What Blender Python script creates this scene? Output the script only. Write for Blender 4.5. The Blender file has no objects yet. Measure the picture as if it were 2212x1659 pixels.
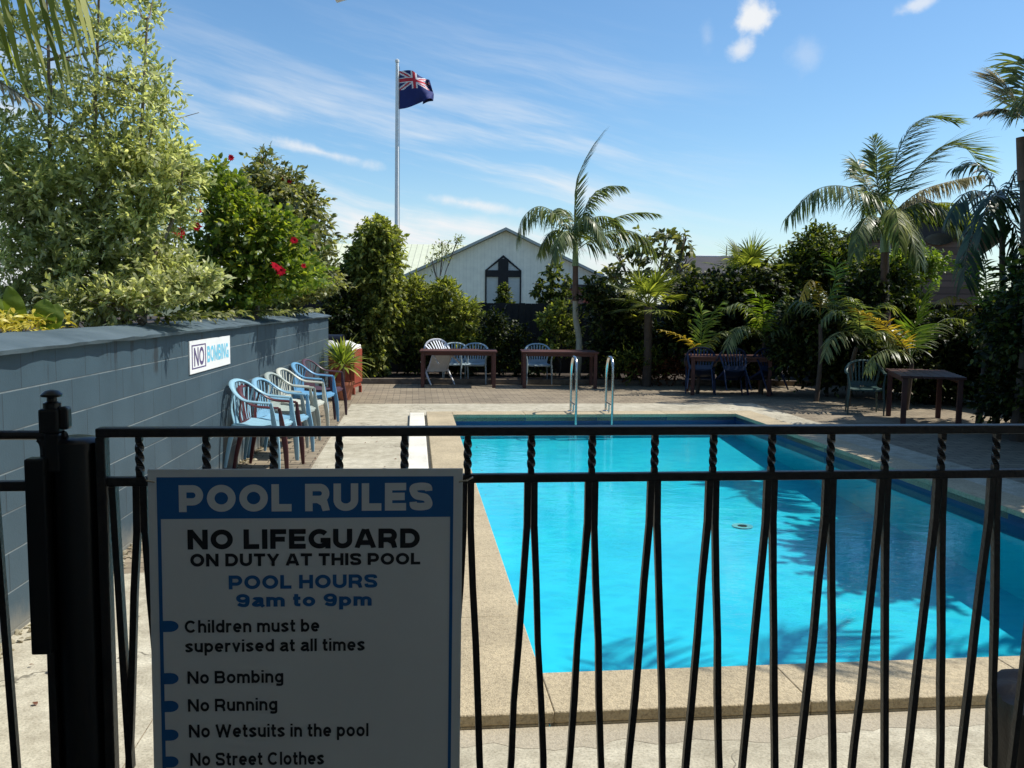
import bpy, math, random
import numpy as np
from mathutils import Vector, Matrix

# ------------------------------------------------------------------ camera, sky, sun, exposure
S = bpy.context.scene
COL = S.collection
FPX, CAM_H = 1900.0, 1.68
PITCH = math.atan((829.5 - 657) / FPX)
ROLL = math.radians(0.6)
cam_d = bpy.data.cameras.new('camera')
cam = bpy.data.objects.new('camera', cam_d)
COL.objects.link(cam)
CAMROT = Matrix.Rotation(math.pi / 2 - PITCH, 3, 'X') @ Matrix.Rotation(ROLL, 3, 'Z')
cam.matrix_world = Matrix.Translation((0, 0, CAM_H)) @ CAMROT.to_4x4()
cam_d.sensor_width = 36
cam_d.lens = 36 * FPX / 2212
cam_d.clip_start = 0.05
cam_d.clip_end = 5000
S.camera = cam

SUN_DIR = Vector((1.0, 0.20, 1.42)).normalized()       # towards the sun
SUN_EL = math.asin(SUN_DIR.z)
SUN_AZ = math.atan2(SUN_DIR.x, SUN_DIR.y)
sl = bpy.data.lights.new('sun', 'SUN')
sl.energy = 5.0
sl.angle = math.radians(0.5)
sl.color = (1.0, 0.95, 0.86)
so = bpy.data.objects.new('sun', sl)
COL.objects.link(so)
so.rotation_euler = (-SUN_DIR).to_track_quat('-Z', 'Y').to_euler()
so.location = (30, 10, 40)

S.view_settings.view_transform = 'Standard'
S.view_settings.look = 'None'
S.view_settings.exposure = 0.16
S.view_settings.gamma = 1.0


def V(*a):
    return Vector(a)


def ray(px, py):
    return CAMROT @ Vector(((px - 1106) / FPX, (829.5 - py) / FPX, -1.0))


def P(px, py, Y):
    d = ray(px, py)
    return Vector((0, 0, CAM_H)) + d * (Y / d.y)


def G(px, py, z=0.0):
    d = ray(px, py)
    return Vector((0, 0, CAM_H)) + d * ((z - CAM_H) / d.z)


# ---------------------------------------------------------------- node helpers
class NT:
    def __init__(self, tree):
        self.t = tree
        self.n = tree.nodes
        self.l = tree.links

    def node(self, typ, **kw):
        n = self.n.new(typ)
        for k, v in kw.items():
            setattr(n, k, v)
        return n

    def link(self, a, b):
        self.l.new(a, b)

    def put(self, sock, v):
        if hasattr(v, 'is_output') or isinstance(v, bpy.types.NodeSocket):
            self.l.new(v, sock)
        else:
            sock.default_value = v

    def math(self, op, a, b=None, c=None, clamp=False):
        n = self.node('ShaderNodeMath', operation=op, use_clamp=clamp)
        self.put(n.inputs[0], a)
        if b is not None:
            self.put(n.inputs[1], b)
        if c is not None:
            self.put(n.inputs[2], c)
        return n.outputs[0]

    def mix(self, fac, a, b, blend='MIX'):
        n = self.node('ShaderNodeMix', data_type='RGBA', blend_type=blend)
        self.put(n.inputs[0], fac)
        for s, v in ((n.inputs[6], a), (n.inputs[7], b)):
            self.put(s, (*v, 1) if isinstance(v, tuple) and len(v) == 3 else v)
        return n.outputs[2]

    def ramp(self, fac, stops, interp='LINEAR'):
        n = self.node('ShaderNodeValToRGB')
        e = n.color_ramp.elements
        while len(e) < len(stops):
            e.new(0.5)
        for k, (p, c) in enumerate(stops):
            e[k].position = p
            e[k].color = (*c, 1) if len(c) == 3 else c
        n.color_ramp.interpolation = interp
        self.put(n.inputs[0], fac)
        return n.outputs[0]

    def smooth(self, v, lo, hi, a=0.0, b=1.0):
        n = self.node('ShaderNodeMapRange', interpolation_type='SMOOTHSTEP')
        self.put(n.inputs[0], v)
        for k, x in zip((1, 2, 3, 4), (lo, hi, a, b)):
            n.inputs[k].default_value = x
        return n.outputs[0]

    def noise(self, vec, scale, detail=4, rough=0.55, dist=0.0, out='Fac'):
        n = self.node('ShaderNodeTexNoise')
        n.inputs['Scale'].default_value = scale
        n.inputs['Detail'].default_value = detail
        n.inputs['Roughness'].default_value = rough
        n.inputs['Distortion'].default_value = dist
        if vec is not None:
            self.l.new(vec, n.inputs['Vector'])
        return n.outputs[out]

    def comb(self, x, y, z):
        n = self.node('ShaderNodeCombineXYZ')
        for k, v in enumerate((x, y, z)):
            self.put(n.inputs[k], v)
        return n.outputs[0]

    def sep(self, v):
        n = self.node('ShaderNodeSeparateXYZ')
        self.l.new(v, n.inputs[0])
        return n.outputs

    def bump(self, h, strength=0.3, dist=0.01):
        n = self.node('ShaderNodeBump')
        n.inputs['Strength'].default_value = strength
        n.inputs['Distance'].default_value = dist
        self.l.new(h, n.inputs['Height'])
        return n.outputs[0]


# ------------------------------------------------------------------ world: Nishita sky + thin clouds
W = bpy.data.worlds.new("World")
S.world = W
W.use_nodes = True
nt = NT(W.node_tree)
nt.n.clear()
sky = nt.node('ShaderNodeTexSky', sky_type='NISHITA')
sky.sun_disc = False
sky.sun_elevation = SUN_EL
sky.sun_rotation = SUN_AZ
sky.air_density = 1.0
sky.dust_density = 0.6
sky.ozone_density = 2.2
tc = nt.node('ShaderNodeTexCoord')
x, y, z = nt.sep(tc.outputs['Generated'])
az = nt.math('ARCTAN2', x, y)
el = nt.math('ARCSINE', z)
# cirrus streaks run down to the right
c_, s_ = math.cos(-0.22), math.sin(-0.22)
u = nt.math('ADD', nt.math('MULTIPLY', az, c_), nt.math('MULTIPLY', el, s_))
v = nt.math('SUBTRACT', nt.math('MULTIPLY', el, c_), nt.math('MULTIPLY', az, s_))
warp = nt.noise(nt.comb(az, el, 0.3), 5.0, 2)
v2 = nt.math('ADD', v, nt.math('MULTIPLY', nt.math('SUBTRACT', warp, 0.5), 0.025))
st = nt.noise(nt.comb(nt.math('MULTIPLY', u, 2.6), nt.math('MULTIPLY', v2, 24.0), 3.7), 1.0, 6, 0.62)
st2 = nt.noise(nt.comb(nt.math('MULTIPLY', u, 9), nt.math('MULTIPLY', v2, 90.0), 1.2), 1.0, 4, 0.6)
streak = nt.smooth(nt.math('ADD', st, nt.math('MULTIPLY', nt.math('SUBTRACT', st2, 0.5), 0.22)), 0.40, 0.78)
band = nt.math('MULTIPLY', nt.smooth(el, 0.36, 0.06), nt.smooth(az, 0.34, -0.02))
low = nt.smooth(el, 0.17, 0.0)
cir = nt.math('MULTIPLY', streak, band)


def blob(px, py, rx, ry, tilt=0.0, dens=1.0, nscale=26, off=0.0, soft=0.5):
    d = ray(px, py).normalized()
    a0, e0 = math.atan2(d.x, d.y), math.asin(d.z)
    da = nt.math('SUBTRACT', az, a0)
    de = nt.math('SUBTRACT', el, e0)
    ct, st_ = math.cos(tilt), math.sin(tilt)
    p = nt.math('DIVIDE', nt.math('ADD', nt.math('MULTIPLY', da, ct), nt.math('MULTIPLY', de, st_)), rx / FPX)
    q = nt.math('DIVIDE', nt.math('SUBTRACT', nt.math('MULTIPLY', de, ct), nt.math('MULTIPLY', da, st_)), ry / FPX)
    r = nt.math('SQRT', nt.math('ADD', nt.math('MULTIPLY', p, p), nt.math('MULTIPLY', q, q)))
    nz = nt.noise(nt.comb(az, el, off), nscale, 6, 0.6)
    val = nt.math('SUBTRACT', nt.math('ADD', nt.math('MULTIPLY', nz, 2.0), -0.1), r)
    return nt.math('MULTIPLY', nt.smooth(val, -0.1, soft), dens)


cl = nt.math('ADD', nt.math('MULTIPLY', cir, 1.15), nt.math('MULTIPLY', low, 0.30))
for b in (blob(1628, 40, 50, 46, 0.2, 1.0, 26, 0.0, 0.7), blob(1600, 105, 40, 22, 0.3, 0.75, 30, 2.0, 0.9),
          blob(1740, 120, 46, 44, 0.5, 0.25, 24, 5.0, 1.0), blob(1985, 8, 48, 18, 0.2, 0.7, 30, 7.0, 0.9),
          blob(1528, 80, 22, 36, 0.2, 0.22, 30, 9.0, 1.0),
          blob(700, 330, 160, 17, -0.2, 0.95, 22, 3.0, 1.1), blob(1010, 440, 150, 18, -0.15, 0.95, 22, 4.0, 1.1),
          blob(560, 230, 170, 30, -0.25, 0.28, 18, 6.0, 1.2), blob(20, 235, 60, 24, -0.1, 0.6, 18, 8.0, 1.0),
          blob(1310, 575, 80, 50, 0.0, 0.6, 14, 8.5, 1.2),
          blob(980, 490, 260, 30, -0.05, 0.6, 16, 11.0, 1.2), blob(760, 500, 160, 30, -0.05, 0.4, 16, 12.0, 1.2)):
    cl = nt.math('ADD', cl, b)
cl = nt.math('MINIMUM', cl, 0.97)
hs = nt.node('ShaderNodeHueSaturation')
hs.inputs['Saturation'].default_value = 1.12
hs.inputs['Value'].default_value = 1.25
nt.link(sky.outputs[0], hs.inputs['Color'])
sky_col = nt.mix(1.0, hs.outputs[0], (0.92, 1.08, 1.13), 'MULTIPLY')
cloud_col = nt.mix(cl, sky_col, (8.0, 8.2, 8.4))
bg = nt.node('ShaderNodeBackground')
bg.inputs['Strength'].default_value = 0.10
nt.link(cloud_col, bg.inputs['Color'])
wo = nt.node('ShaderNodeOutputWorld')
nt.link(bg.outputs[0], wo.inputs[0])


# ------------------------------------------------------------------ materials
def mat_base(name):
    m = bpy.data.materials.new(name)
    m.use_nodes = True
    t = NT(m.node_tree)
    bs = m.node_tree.nodes['Principled BSDF']
    return m, t, bs


def objco(t):
    return t.node('ShaderNodeTexCoord').outputs['Object']


def geopos(t):
    return t.node('ShaderNodeNewGeometry').outputs['Position']


def simple(name, col, rough=0.5, metal=0.0, var=0.12, scale=6.0, bump=0.0, spec=0.5):
    m, t, bs = mat_base(name)
    co = objco(t)
    n = t.noise(co, scale, 5, 0.6)
    c = t.ramp(n, [(0.25, tuple(k * (1 - var) for k in col)), (0.75, tuple(min(1, k * (1 + var)) for k in col))])
    t.link(c, bs.inputs['Base Color'])
    bs.inputs['Roughness'].default_value = rough
    bs.inputs['Metallic'].default_value = metal
    bs.inputs['Specular IOR Level'].default_value = spec
    if bump:
        t.link(t.bump(t.noise(co, scale * 6, 4), bump, 0.004), bs.inputs['Normal'])
    return m


def leafmat(name, cols, trans=0.35, tcol=None, rough=0.42, spec=0.4):
    """cols: list of (pos, colour) over a per-leaf random value"""
    m, t, bs = mat_base(name)
    rnd = t.node('ShaderNodeNewGeometry').outputs['Random Per Island']
    c = t.ramp(rnd, cols)
    big = t.noise(geopos(t), 1.7, 2)
    c = t.mix(1.0, c, t.ramp(big, [(0.3, (0.75, 0.75, 0.75)), (0.7, (1.15, 1.15, 1.1))]), 'MULTIPLY')
    t.link(c, bs.inputs['Base Color'])
    bs.inputs['Roughness'].default_value = rough
    bs.inputs['Specular IOR Level'].default_value = spec
    tr = t.node('ShaderNodeBsdfTranslucent')
    t.link(t.mix(1.0, c, tcol or (1.5, 1.55, 0.55), 'MULTIPLY'), tr.inputs['Color'])
    mx = t.node('ShaderNodeMixShader')
    mx.inputs[0].default_value = trans
    t.link(bs.outputs[0], mx.inputs[1])
    t.link(tr.outputs[0], mx.inputs[2])
    t.link(mx.outputs[0], m.node_tree.nodes['Material Output'].inputs['Surface'])
    return m


M = {}
M['pitto'] = leafmat('variegated_leaf', [(0.0, (0.15, 0.175, 0.08)), (0.35, (0.34, 0.36, 0.145)), (0.7, (0.56, 0.565, 0.28)), (1.0, (0.74, 0.72, 0.46))], 0.55, (1.45, 1.5, 0.9))
M['hib'] = leafmat('hibiscus_leaf', [(0.0, (0.045, 0.085, 0.012)), (0.45, (0.145, 0.20, 0.034)), (0.8, (0.27, 0.32, 0.055)), (1.0, (0.48, 0.46, 0.09))], 0.50)
M['grey'] = leafmat('grey_green_leaf', [(0.0, (0.065, 0.075, 0.03)), (0.55, (0.18, 0.195, 0.075)), (1.0, (0.38, 0.36, 0.17))], 0.42)
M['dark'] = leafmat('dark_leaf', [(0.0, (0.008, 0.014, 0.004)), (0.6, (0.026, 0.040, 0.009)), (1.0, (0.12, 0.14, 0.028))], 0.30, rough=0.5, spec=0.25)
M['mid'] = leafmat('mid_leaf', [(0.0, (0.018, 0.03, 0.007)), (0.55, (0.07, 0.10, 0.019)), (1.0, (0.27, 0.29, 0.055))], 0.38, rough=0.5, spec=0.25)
M['olive'] = leafmat('olive_leaf', [(0.0, (0.05, 0.07, 0.014)), (0.5, (0.19, 0.22, 0.05)), (1.0, (0.46, 0.46, 0.13))], 0.46, rough=0.5, spec=0.25)
M['lime'] = leafmat('lime_leaf', [(0.0, (0.08, 0.14, 0.02)), (0.6, (0.18, 0.26, 0.04)), (1.0, (0.33, 0.40, 0.10))], 0.4)
M['palm'] = leafmat('palm_leaf', [(0.0, (0.06, 0.09, 0.03)), (0.6, (0.15, 0.19, 0.065)), (1.0, (0.31, 0.33, 0.15))], 0.42, rough=0.36, spec=0.45)
M['palmdark'] = leafmat('dark_palm_leaf', [(0.0, (0.012, 0.028, 0.014)), (0.7, (0.03, 0.06, 0.025)), (1.0, (0.07, 0.10, 0.045))], 0.2, rough=0.3, spec=0.6)
M['palmlime'] = leafmat('young_palm_leaf', [(0.0, (0.08, 0.14, 0.015)), (0.6, (0.15, 0.23, 0.025)), (1.0, (0.27, 0.33, 0.05))], 0.42, rough=0.35)
M['palmyellow'] = leafmat('yellow_palm_leaf', [(0.0, (0.22, 0.17, 0.02)), (0.6, (0.36, 0.27, 0.03)), (1.0, (0.48, 0.36, 0.07))], 0.42, (1.3, 1.2, 0.5))
M['palmdry'] = leafmat('dry_palm_leaf', [(0.0, (0.25, 0.20, 0.12)), (0.6, (0.45, 0.40, 0.28)), (1.0, (0.65, 0.60, 0.48))], 0.35, (1.1, 1.1, 0.9))
M['yuc'] = leafmat('cordyline_leaf', [(0.0, (0.10, 0.16, 0.03)), (0.5, (0.24, 0.30, 0.06)), (1.0, (0.46, 0.46, 0.16))], 0.38)
M['yellow'] = leafmat('yellow_groundcover', [(0.0, (0.36, 0.28, 0.02)), (0.5, (0.58, 0.48, 0.05)), (1.0, (0.75, 0.68, 0.18))], 0.35, (1.2, 1.2, 0.6))
M['bigleaf'] = leafmat('broad_leaf', [(0.0, (0.10, 0.17, 0.025)), (1.0, (0.20, 0.26, 0.05))], 0.45)
M['redflower'] = leafmat('red_petal', [(0.0, (0.24, 0.003, 0.012)), (1.0, (0.40, 0.008, 0.022))], 0.25, (1.1, 0.5, 0.5), rough=0.8, spec=0.05)
M['redleaf'] = leafmat('bronze_leaf', [(0.0, (0.06, 0.02, 0.012)), (1.0, (0.22, 0.09, 0.04))], 0.3, (1.3, 1.0, 0.7))
M['bark'] = simple('bark', (0.16, 0.125, 0.09), 0.85, var=0.4, scale=9, bump=0.6)
M['barkdark'] = simple('dark_bark', (0.07, 0.05, 0.035), 0.85, var=0.4, scale=9, bump=0.6)
M['barkpale'] = simple('pale_palm_bark', (0.42, 0.38, 0.27), 0.8, var=0.3, scale=7, bump=0.5)
M['sheath'] = simple('brown_leaf_sheath', (0.12, 0.062, 0.038), 0.7, var=0.4, scale=8, bump=0.5)
M['crownshaft'] = simple('green_crownshaft', (0.20, 0.26, 0.10), 0.4, var=0.25, scale=3)
M['blackmetal'] = simple('black_painted_steel', (0.016, 0.0125, 0.012), 0.42, 0.0, 0.6, 18, 0.5)
M['steel'] = simple('stainless_steel', (0.62, 0.62, 0.60), 0.22, 1.0, 0.06)
M['redwood'] = simple('red_stained_timber', (0.075, 0.025, 0.018), 0.6, var=0.3, scale=5, bump=0.2)
M['redpaint'] = simple('red_brown_painted_wood', (0.30, 0.06, 0.035), 0.5, var=0.2, scale=4)
M['terracotta'] = simple('terracotta', (0.42, 0.15, 0.08), 0.8, var=0.15)
M['white'] = simple('white_paint', (0.78, 0.78, 0.76), 0.45, var=0.04)
M['cloth'] = simple('white_cloth', (0.75, 0.74, 0.70), 0.9, var=0.08)
M['black'] = simple('black_enamel', (0.01, 0.01, 0.011), 0.3, var=0.2)
M['bagblack'] = simple('black_plastic_bag', (0.006, 0.006, 0.007), 0.5, var=0.2, scale=12, bump=0.3, spec=0.15)
M['bin'] = simple('pale_grey_plastic', (0.45, 0.47, 0.45), 0.5, var=0.1)
M['soil'] = simple('garden_soil', (0.045, 0.032, 0.022), 0.95, var=0.5, scale=12, bump=0.8)
M['earth'] = simple('distant_ground', (0.07, 0.085, 0.04), 0.95, var=0.4, scale=0.4)
M['asphalt'] = simple('asphalt', (0.06, 0.06, 0.062), 0.9, var=0.2, scale=3)
M['signwhite'] = simple('sign_white', (0.74, 0.74, 0.73), 0.45, var=0.05, scale=3)
M['signblue'] = simple('sign_blue', (0.010, 0.125, 0.36), 0.4, var=0.06)
M['signblack'] = simple('sign_black', (0.008, 0.008, 0.012), 0.45, var=0.05)
M['signcyan'] = simple('sign_faded_cyan', (0.16, 0.52, 0.68), 0.5, var=0.15, scale=20)
M['signpurple'] = simple('sign_faded_purple', (0.10, 0.07, 0.17), 0.5, var=0.2, scale=20)
M['signlilac'] = simple('sign_lilac', (0.55, 0.52, 0.66), 0.5, var=0.1)
M['flagblue'] = simple('flag_blue', (0.012, 0.022, 0.13), 0.8, var=0.1)
M['flagwhite'] = simple('flag_white', (0.75, 0.72, 0.72), 0.8, var=0.05)
M['flagred'] = simple('flag_red', (0.55, 0.03, 0.05), 0.8, var=0.1)
M['glassdark'] = simple('dark_window_glass', (0.015, 0.018, 0.02), 0.08, var=0.1)
M['darkfence'] = simple('dark_stained_fence', (0.012, 0.011, 0.012), 0.75, var=0.4, scale=4)
M['roofdark'] = simple('dark_roof', (0.035, 0.030, 0.032), 0.7, var=0.25, scale=2)
M['trimwhite'] = simple('white_trim', (0.7, 0.7, 0.68), 0.5, var=0.05)
M['carwhite'] = simple('white_car_paint', (0.75, 0.75, 0.75), 0.2, var=0.02)
M['tyre'] = simple('tyre_rubber', (0.02, 0.02, 0.02), 0.8, var=0.2)
CH = {'blue': (0.25, 0.43, 0.52), 'skyblue': (0.19, 0.37, 0.50), 'greygreen': (0.32, 0.37, 0.34), 'cream': (0.48, 0.50, 0.44), 'teal': (0.12, 0.30, 0.48), 'plum': (0.07, 0.035, 0.05), 'maroon': (0.075, 0.016, 0.02), 'white': (0.72, 0.74, 0.76), 'shaded_blue': (0.007, 0.018, 0.055), 'green': (0.03, 0.065, 0.06), 'shaded_white': (0.34, 0.43, 0.47)}  # pale grey, dark blue and green: shade worked into the chair colour
for k, c in CH.items():
    M['chair_' + k] = simple('plastic_' + k, c, 0.42, var=0.10, scale=14)


def mat_concrete():
    m, t, bs = mat_base('weathered_concrete')
    p = geopos(t)
    a = t.noise(p, 0.9, 5, 0.6)
    b = t.noise(p, 7, 6, 0.7)
    f = t.noise(p, 90, 3, 0.7)
    c = t.ramp(a, [(0.3, (0.39, 0.355, 0.27)), (0.55, (0.50, 0.46, 0.36)), (0.75, (0.60, 0.565, 0.46))])
    c = t.mix(0.75, c, t.ramp(b, [(0.3, (0.50, 0.47, 0.42)), (0.65, (1.10, 1.10, 1.08))]), 'MULTIPLY')
    c = t.mix(0.8, c, t.ramp(f, [(0.32, (0.60, 0.58, 0.54)), (0.5, (0.98, 0.98, 0.97)), (0.68, (1.22, 1.2, 1.16))]), 'MULTIPLY')
    # cracks
    wv = t.node('ShaderNodeVectorMath', operation='ADD')
    t.link(p, wv.inputs[0])
    t.link(t.noise(p, 2.2, 4, out='Color'), wv.inputs[1])
    vo = t.node('ShaderNodeTexVoronoi', feature='DISTANCE_TO_EDGE')
    vo.inputs['Scale'].default_value = 0.55
    t.link(wv.outputs[0], vo.inputs['Vector'])
    crack = t.math('MULTIPLY', t.smooth(vo.outputs['Distance'], 0.0, 0.009, 1.0, 0.0), t.smooth(t.noise(p, 0.7, 2), 0.42, 0.52))
    c = t.mix(t.math('MULTIPLY', crack, 0.75), c, (0.10, 0.085, 0.06))
    # dark specks
    vs = t.node('ShaderNodeTexVoronoi')
    vs.inputs['Scale'].default_value = 16
    t.link(p, vs.inputs['Vector'])
    sp = t.math('MULTIPLY', t.smooth(vs.outputs['Distance'], 0.10, 0.16, 1, 0), t.smooth(t.noise(p, 1.3, 2), 0.55, 0.7))
    c = t.mix(t.math('MULTIPLY', sp, 0.5), c, (0.13, 0.09, 0.05))
    t.link(c, bs.inputs['Base Color'])
    bs.inputs['Roughness'].default_value = 0.9
    h = t.math('ADD', t.math('MULTIPLY', f, 0.5), t.math('MULTIPLY', crack, -2.0))
    t.link(t.bump(h, 0.5, 0.006), bs.inputs['Normal'])
    return m


def mat_coping(name, base, grit=1.0):
    m, t, bs = mat_base(name)
    p = geopos(t)
    a = t.noise(p, 2.0, 5, 0.6)
    vo = t.node('ShaderNodeTexVoronoi')
    vo.inputs['Scale'].default_value = 110
    t.link(p, vo.inputs['Vector'])
    g = t.noise(p, 60, 4, 0.8)
    c = t.ramp(a, [(0.3, tuple(k * 0.82 for k in base)), (0.7, tuple(k * 1.12 for k in base))])
    c = t.mix(0.65 * grit, c, t.ramp(g, [(0.34, (0.45, 0.42, 0.36)), (0.5, (0.95, 0.95, 0.95)), (0.68, (1.3, 1.28, 1.2))]), 'MULTIPLY')
    st = t.noise(p, 5.0, 6, 0.7)
    c = t.mix(t.smooth(st, 0.6, 0.75, 0, 0.35), c, (0.16, 0.12, 0.07))
    t.link(c, bs.inputs['Base Color'])
    bs.inputs['Roughness'].default_value = 0.85
    t.link(t.bump(t.math('ADD', vo.outputs['Distance'], g), 0.5 * grit, 0.005), bs.inputs['Normal'])
    return m


def mat_pavers():
    m, t, bs = mat_base('brick_pavers')
    co = objco(t)
    br = t.node('ShaderNodeTexBrick')
    br.offset = 0.5
    br.inputs['Scale'].default_value = 1.0
    br.inputs['Brick Width'].default_value = 0.23
    br.inputs['Row Height'].default_value = 0.115
    br.inputs['Mortar Size'].default_value = 0.006
    br.inputs['Mortar Smooth'].default_value = 0.2
    br.inputs['Color1'].default_value = (0.30, 0.245, 0.17, 1)
    br.inputs['Color2'].default_value = (0.22, 0.175, 0.12, 1)
    br.inputs['Mortar'].default_value = (0.075, 0.06, 0.042, 1)
    t.link(co, br.inputs['Vector'])
    n = t.noise(co, 1.5, 6, 0.65)
    c = t.mix(0.7, br.outputs['Color'], t.ramp(n, [(0.3, (0.62, 0.62, 0.60)), (0.7, (1.18, 1.18, 1.15))]), 'MULTIPLY')
    t.link(c, bs.inputs['Base Color'])
    bs.inputs['Roughness'].default_value = 0.9
    h = t.math('SUBTRACT', t.math('MULTIPLY', t.noise(co, 60, 3), 0.25), br.outputs['Fac'])
    t.link(t.bump(h, 0.6, 0.008), bs.inputs['Normal'])
    return m


def mat_blocks():
    m, t, bs = mat_base('painted_concrete_block')
    co = objco(t)
    X, Y, Z = t.sep(co)
    v = t.comb(Y, t.math('SUBTRACT', Z, 0.023), 0.0)
    br = t.node('ShaderNodeTexBrick')
    br.offset = 0.5
    br.inputs['Scale'].default_value = 1.0
    br.inputs['Brick Width'].default_value = 0.40
    br.inputs['Row Height'].default_value = 0.20
    br.inputs['Mortar Size'].default_value = 0.005
    br.inputs['Mortar Smooth'].default_value = 0.3
    br.inputs['Color1'].default_value = (0.040, 0.072, 0.095, 1)
    br.inputs['Color2'].default_value = (0.034, 0.063, 0.084, 1)
    br.inputs['Mortar'].default_value = (0.024, 0.040, 0.052, 1)
    t.link(v, br.inputs['Vector'])
    # sunlit lip of each bed joint painted as a pale line
    fr = t.math('FRACT', t.math('DIVIDE', t.math('SUBTRACT', Z, 0.023 - 0.004), 0.20))
    bed = t.math('MULTIPLY', t.math('LESS_THAN', fr, 0.034), t.smooth(t.noise(co, 2.5, 4), 0.30, 0.55, 0.35, 1.0))
    c = t.mix(t.math('MULTIPLY', bed, 0.75), br.outputs['Color'], (0.20, 0.235, 0.245))
    n = t.noise(co, 2.0, 6, 0.65)
    c = t.mix(0.6, c, t.ramp(n, [(0.3, (0.66, 0.70, 0.70)), (0.7, (1.22, 1.2, 1.16))]), 'MULTIPLY')
    # black run-off stains, with hanging leaf shadows painted in, below the capping
    drip = t.noise(t.comb(t.math('MULTIPLY', Y, 7.0), t.math('MULTIPLY', Z, 0.9), 0), 1.0, 4, 0.6)
    dm = t.math('MULTIPLY', t.smooth(drip, 0.57, 0.66), t.smooth(Z, 1.0, 1.38))
    plant_shadow = t.math('ABSOLUTE', t.math('SUBTRACT', t.math('ADD', Y, t.math('MULTIPLY', t.noise(co, 14, 4), 0.10)), 2.33))  # dark patch painted for the shadow of an overhanging plant
    dm = t.math('MAXIMUM', dm, t.math('MULTIPLY', t.smooth(plant_shadow, 0.075, 0.02), t.smooth(Z, 1.10, 1.18)))
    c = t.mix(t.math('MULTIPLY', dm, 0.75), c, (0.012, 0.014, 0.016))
    # lime and dust at the foot
    c = t.mix(t.math('MULTIPLY', t.smooth(t.math('ADD', Z, t.math('MULTIPLY', t.noise(co, 5, 5), 0.25)), 0.30, 0.12), 0.55), c, (0.28, 0.25, 0.19))
    t.link(c, bs.inputs['Base Color'])
    bs.inputs['Roughness'].default_value = 0.6
    h = t.math('SUBTRACT', t.math('MULTIPLY', t.noise(co, 70, 4, 0.7), 0.35), br.outputs['Fac'])
    t.link(t.bump(h, 0.55, 0.006), bs.inputs['Normal'])
    return m


def mat_cap():
    m, t, bs = mat_base('painted_mortar_capping')
    co = objco(t)
    n = t.noise(co, 3.0, 6, 0.65)
    c = t.ramp(n, [(0.3, (0.045, 0.074, 0.09)), (0.7, (0.09, 0.128, 0.15))])
    X, Y, Z = t.sep(co)
    d = t.noise(co, 9, 5, 0.7)
    c = t.mix(t.math('MULTIPLY', t.smooth(d, 0.58, 0.72), t.smooth(Y, 2.0, 5.0)), c, (0.03, 0.035, 0.03))
    t.link(c, bs.inputs['Base Color'])
    bs.inputs['Roughness'].default_value = 0.7
    t.link(t.bump(t.noise(co, 40, 4), 0.3, 0.006), bs.inputs['Normal'])
    return m


def mat_pool():
    m, t, bs = mat_base('pool_paint')
    p = geopos(t)
    X, Y, Z = t.sep(p)
    n = t.noise(p, 1.2, 5, 0.6)
    c = t.ramp(n, [(0.3, (0.036, 0.52, 0.60)), (0.7, (0.062, 0.60, 0.68))])
    # waterline band of dark blue mosaic
    tl = t.node('ShaderNodeTexChecker')
    tl.inputs['Scale'].default_value = 40
    tile = t.mix(0.35, (0.010, 0.030, 0.11), t.mix(t.noise(p, 45, 1), (0.004, 0.012, 0.06), (0.03, 0.09, 0.22)))
    band_ = t.smooth(t.math('ADD', Z, t.math('MULTIPLY', n, 0.01)), -0.175, -0.165)
    c = t.mix(band_, c, tile)
    t.link(c, bs.inputs['Base Color'])
    bs.inputs['Roughness'].default_value = 0.5
    return m


def mat_water():
    m, t, bs = mat_base('pool_water')
    m.node_tree.nodes.remove(bs)
    p = geopos(t)
    mp = t.node('ShaderNodeMapping')
    mp.inputs['Scale'].default_value = (1.0, 1.6, 1.0)
    t.link(p, mp.inputs['Vector'])
    h = t.math('ADD', t.noise(mp.outputs[0], 3.2, 3, 0.5, 0.6), t.math('MULTIPLY', t.noise(mp.outputs[0], 22, 2, 0.5, 0.5), 0.30))
    nb = t.bump(h, 0.10, 0.03)
    fr = t.node('ShaderNodeFresnel')
    fr.inputs['IOR'].default_value = 1.33
    t.link(nb, fr.inputs['Normal'])
    tr = t.node('ShaderNodeBsdfTransparent')
    # light focused by ripples, painted into the water's tint
    wv = t.node('ShaderNodeTexVoronoi', feature='SMOOTH_F1')
    wv.inputs['Scale'].default_value = 5.5
    wv.inputs['Smoothness'].default_value = 0.6
    vm = t.node('ShaderNodeVectorMath', operation='ADD')
    t.link(mp.outputs[0], vm.inputs[0])
    sc_ = t.node('ShaderNodeVectorMath', operation='SCALE')
    t.link(t.noise(mp.outputs[0], 4.0, 3, out='Color'), sc_.inputs[0])
    sc_.inputs['Scale'].default_value = 0.35
    t.link(sc_.outputs[0], vm.inputs[1])
    t.link(vm.outputs[0], wv.inputs['Vector'])
    rip = t.math('MULTIPLY', t.smooth(wv.outputs['Distance'], 0.15, 0.62), t.smooth(t.noise(p, 0.6, 2), 0.35, 0.65, 0.35, 1.0))
    t.link(t.mix(rip, (0.44, 0.86, 0.96), (0.60, 0.985, 1.0)), tr.inputs['Color'])
    gl = t.node('ShaderNodeBsdfGlossy')
    gl.inputs['Roughness'].default_value = 0.03
    t.link(nb, gl.inputs['Normal'])
    mx = t.node('ShaderNodeMixShader')
    t.link(fr.outputs[0], mx.inputs[0])
    t.link(tr.outputs[0], mx.inputs[1])
    t.link(gl.outputs[0], mx.inputs[2])
    t.link(mx.outputs[0], m.node_tree.nodes['Material Output'].inputs['Surface'])
    return m


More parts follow.
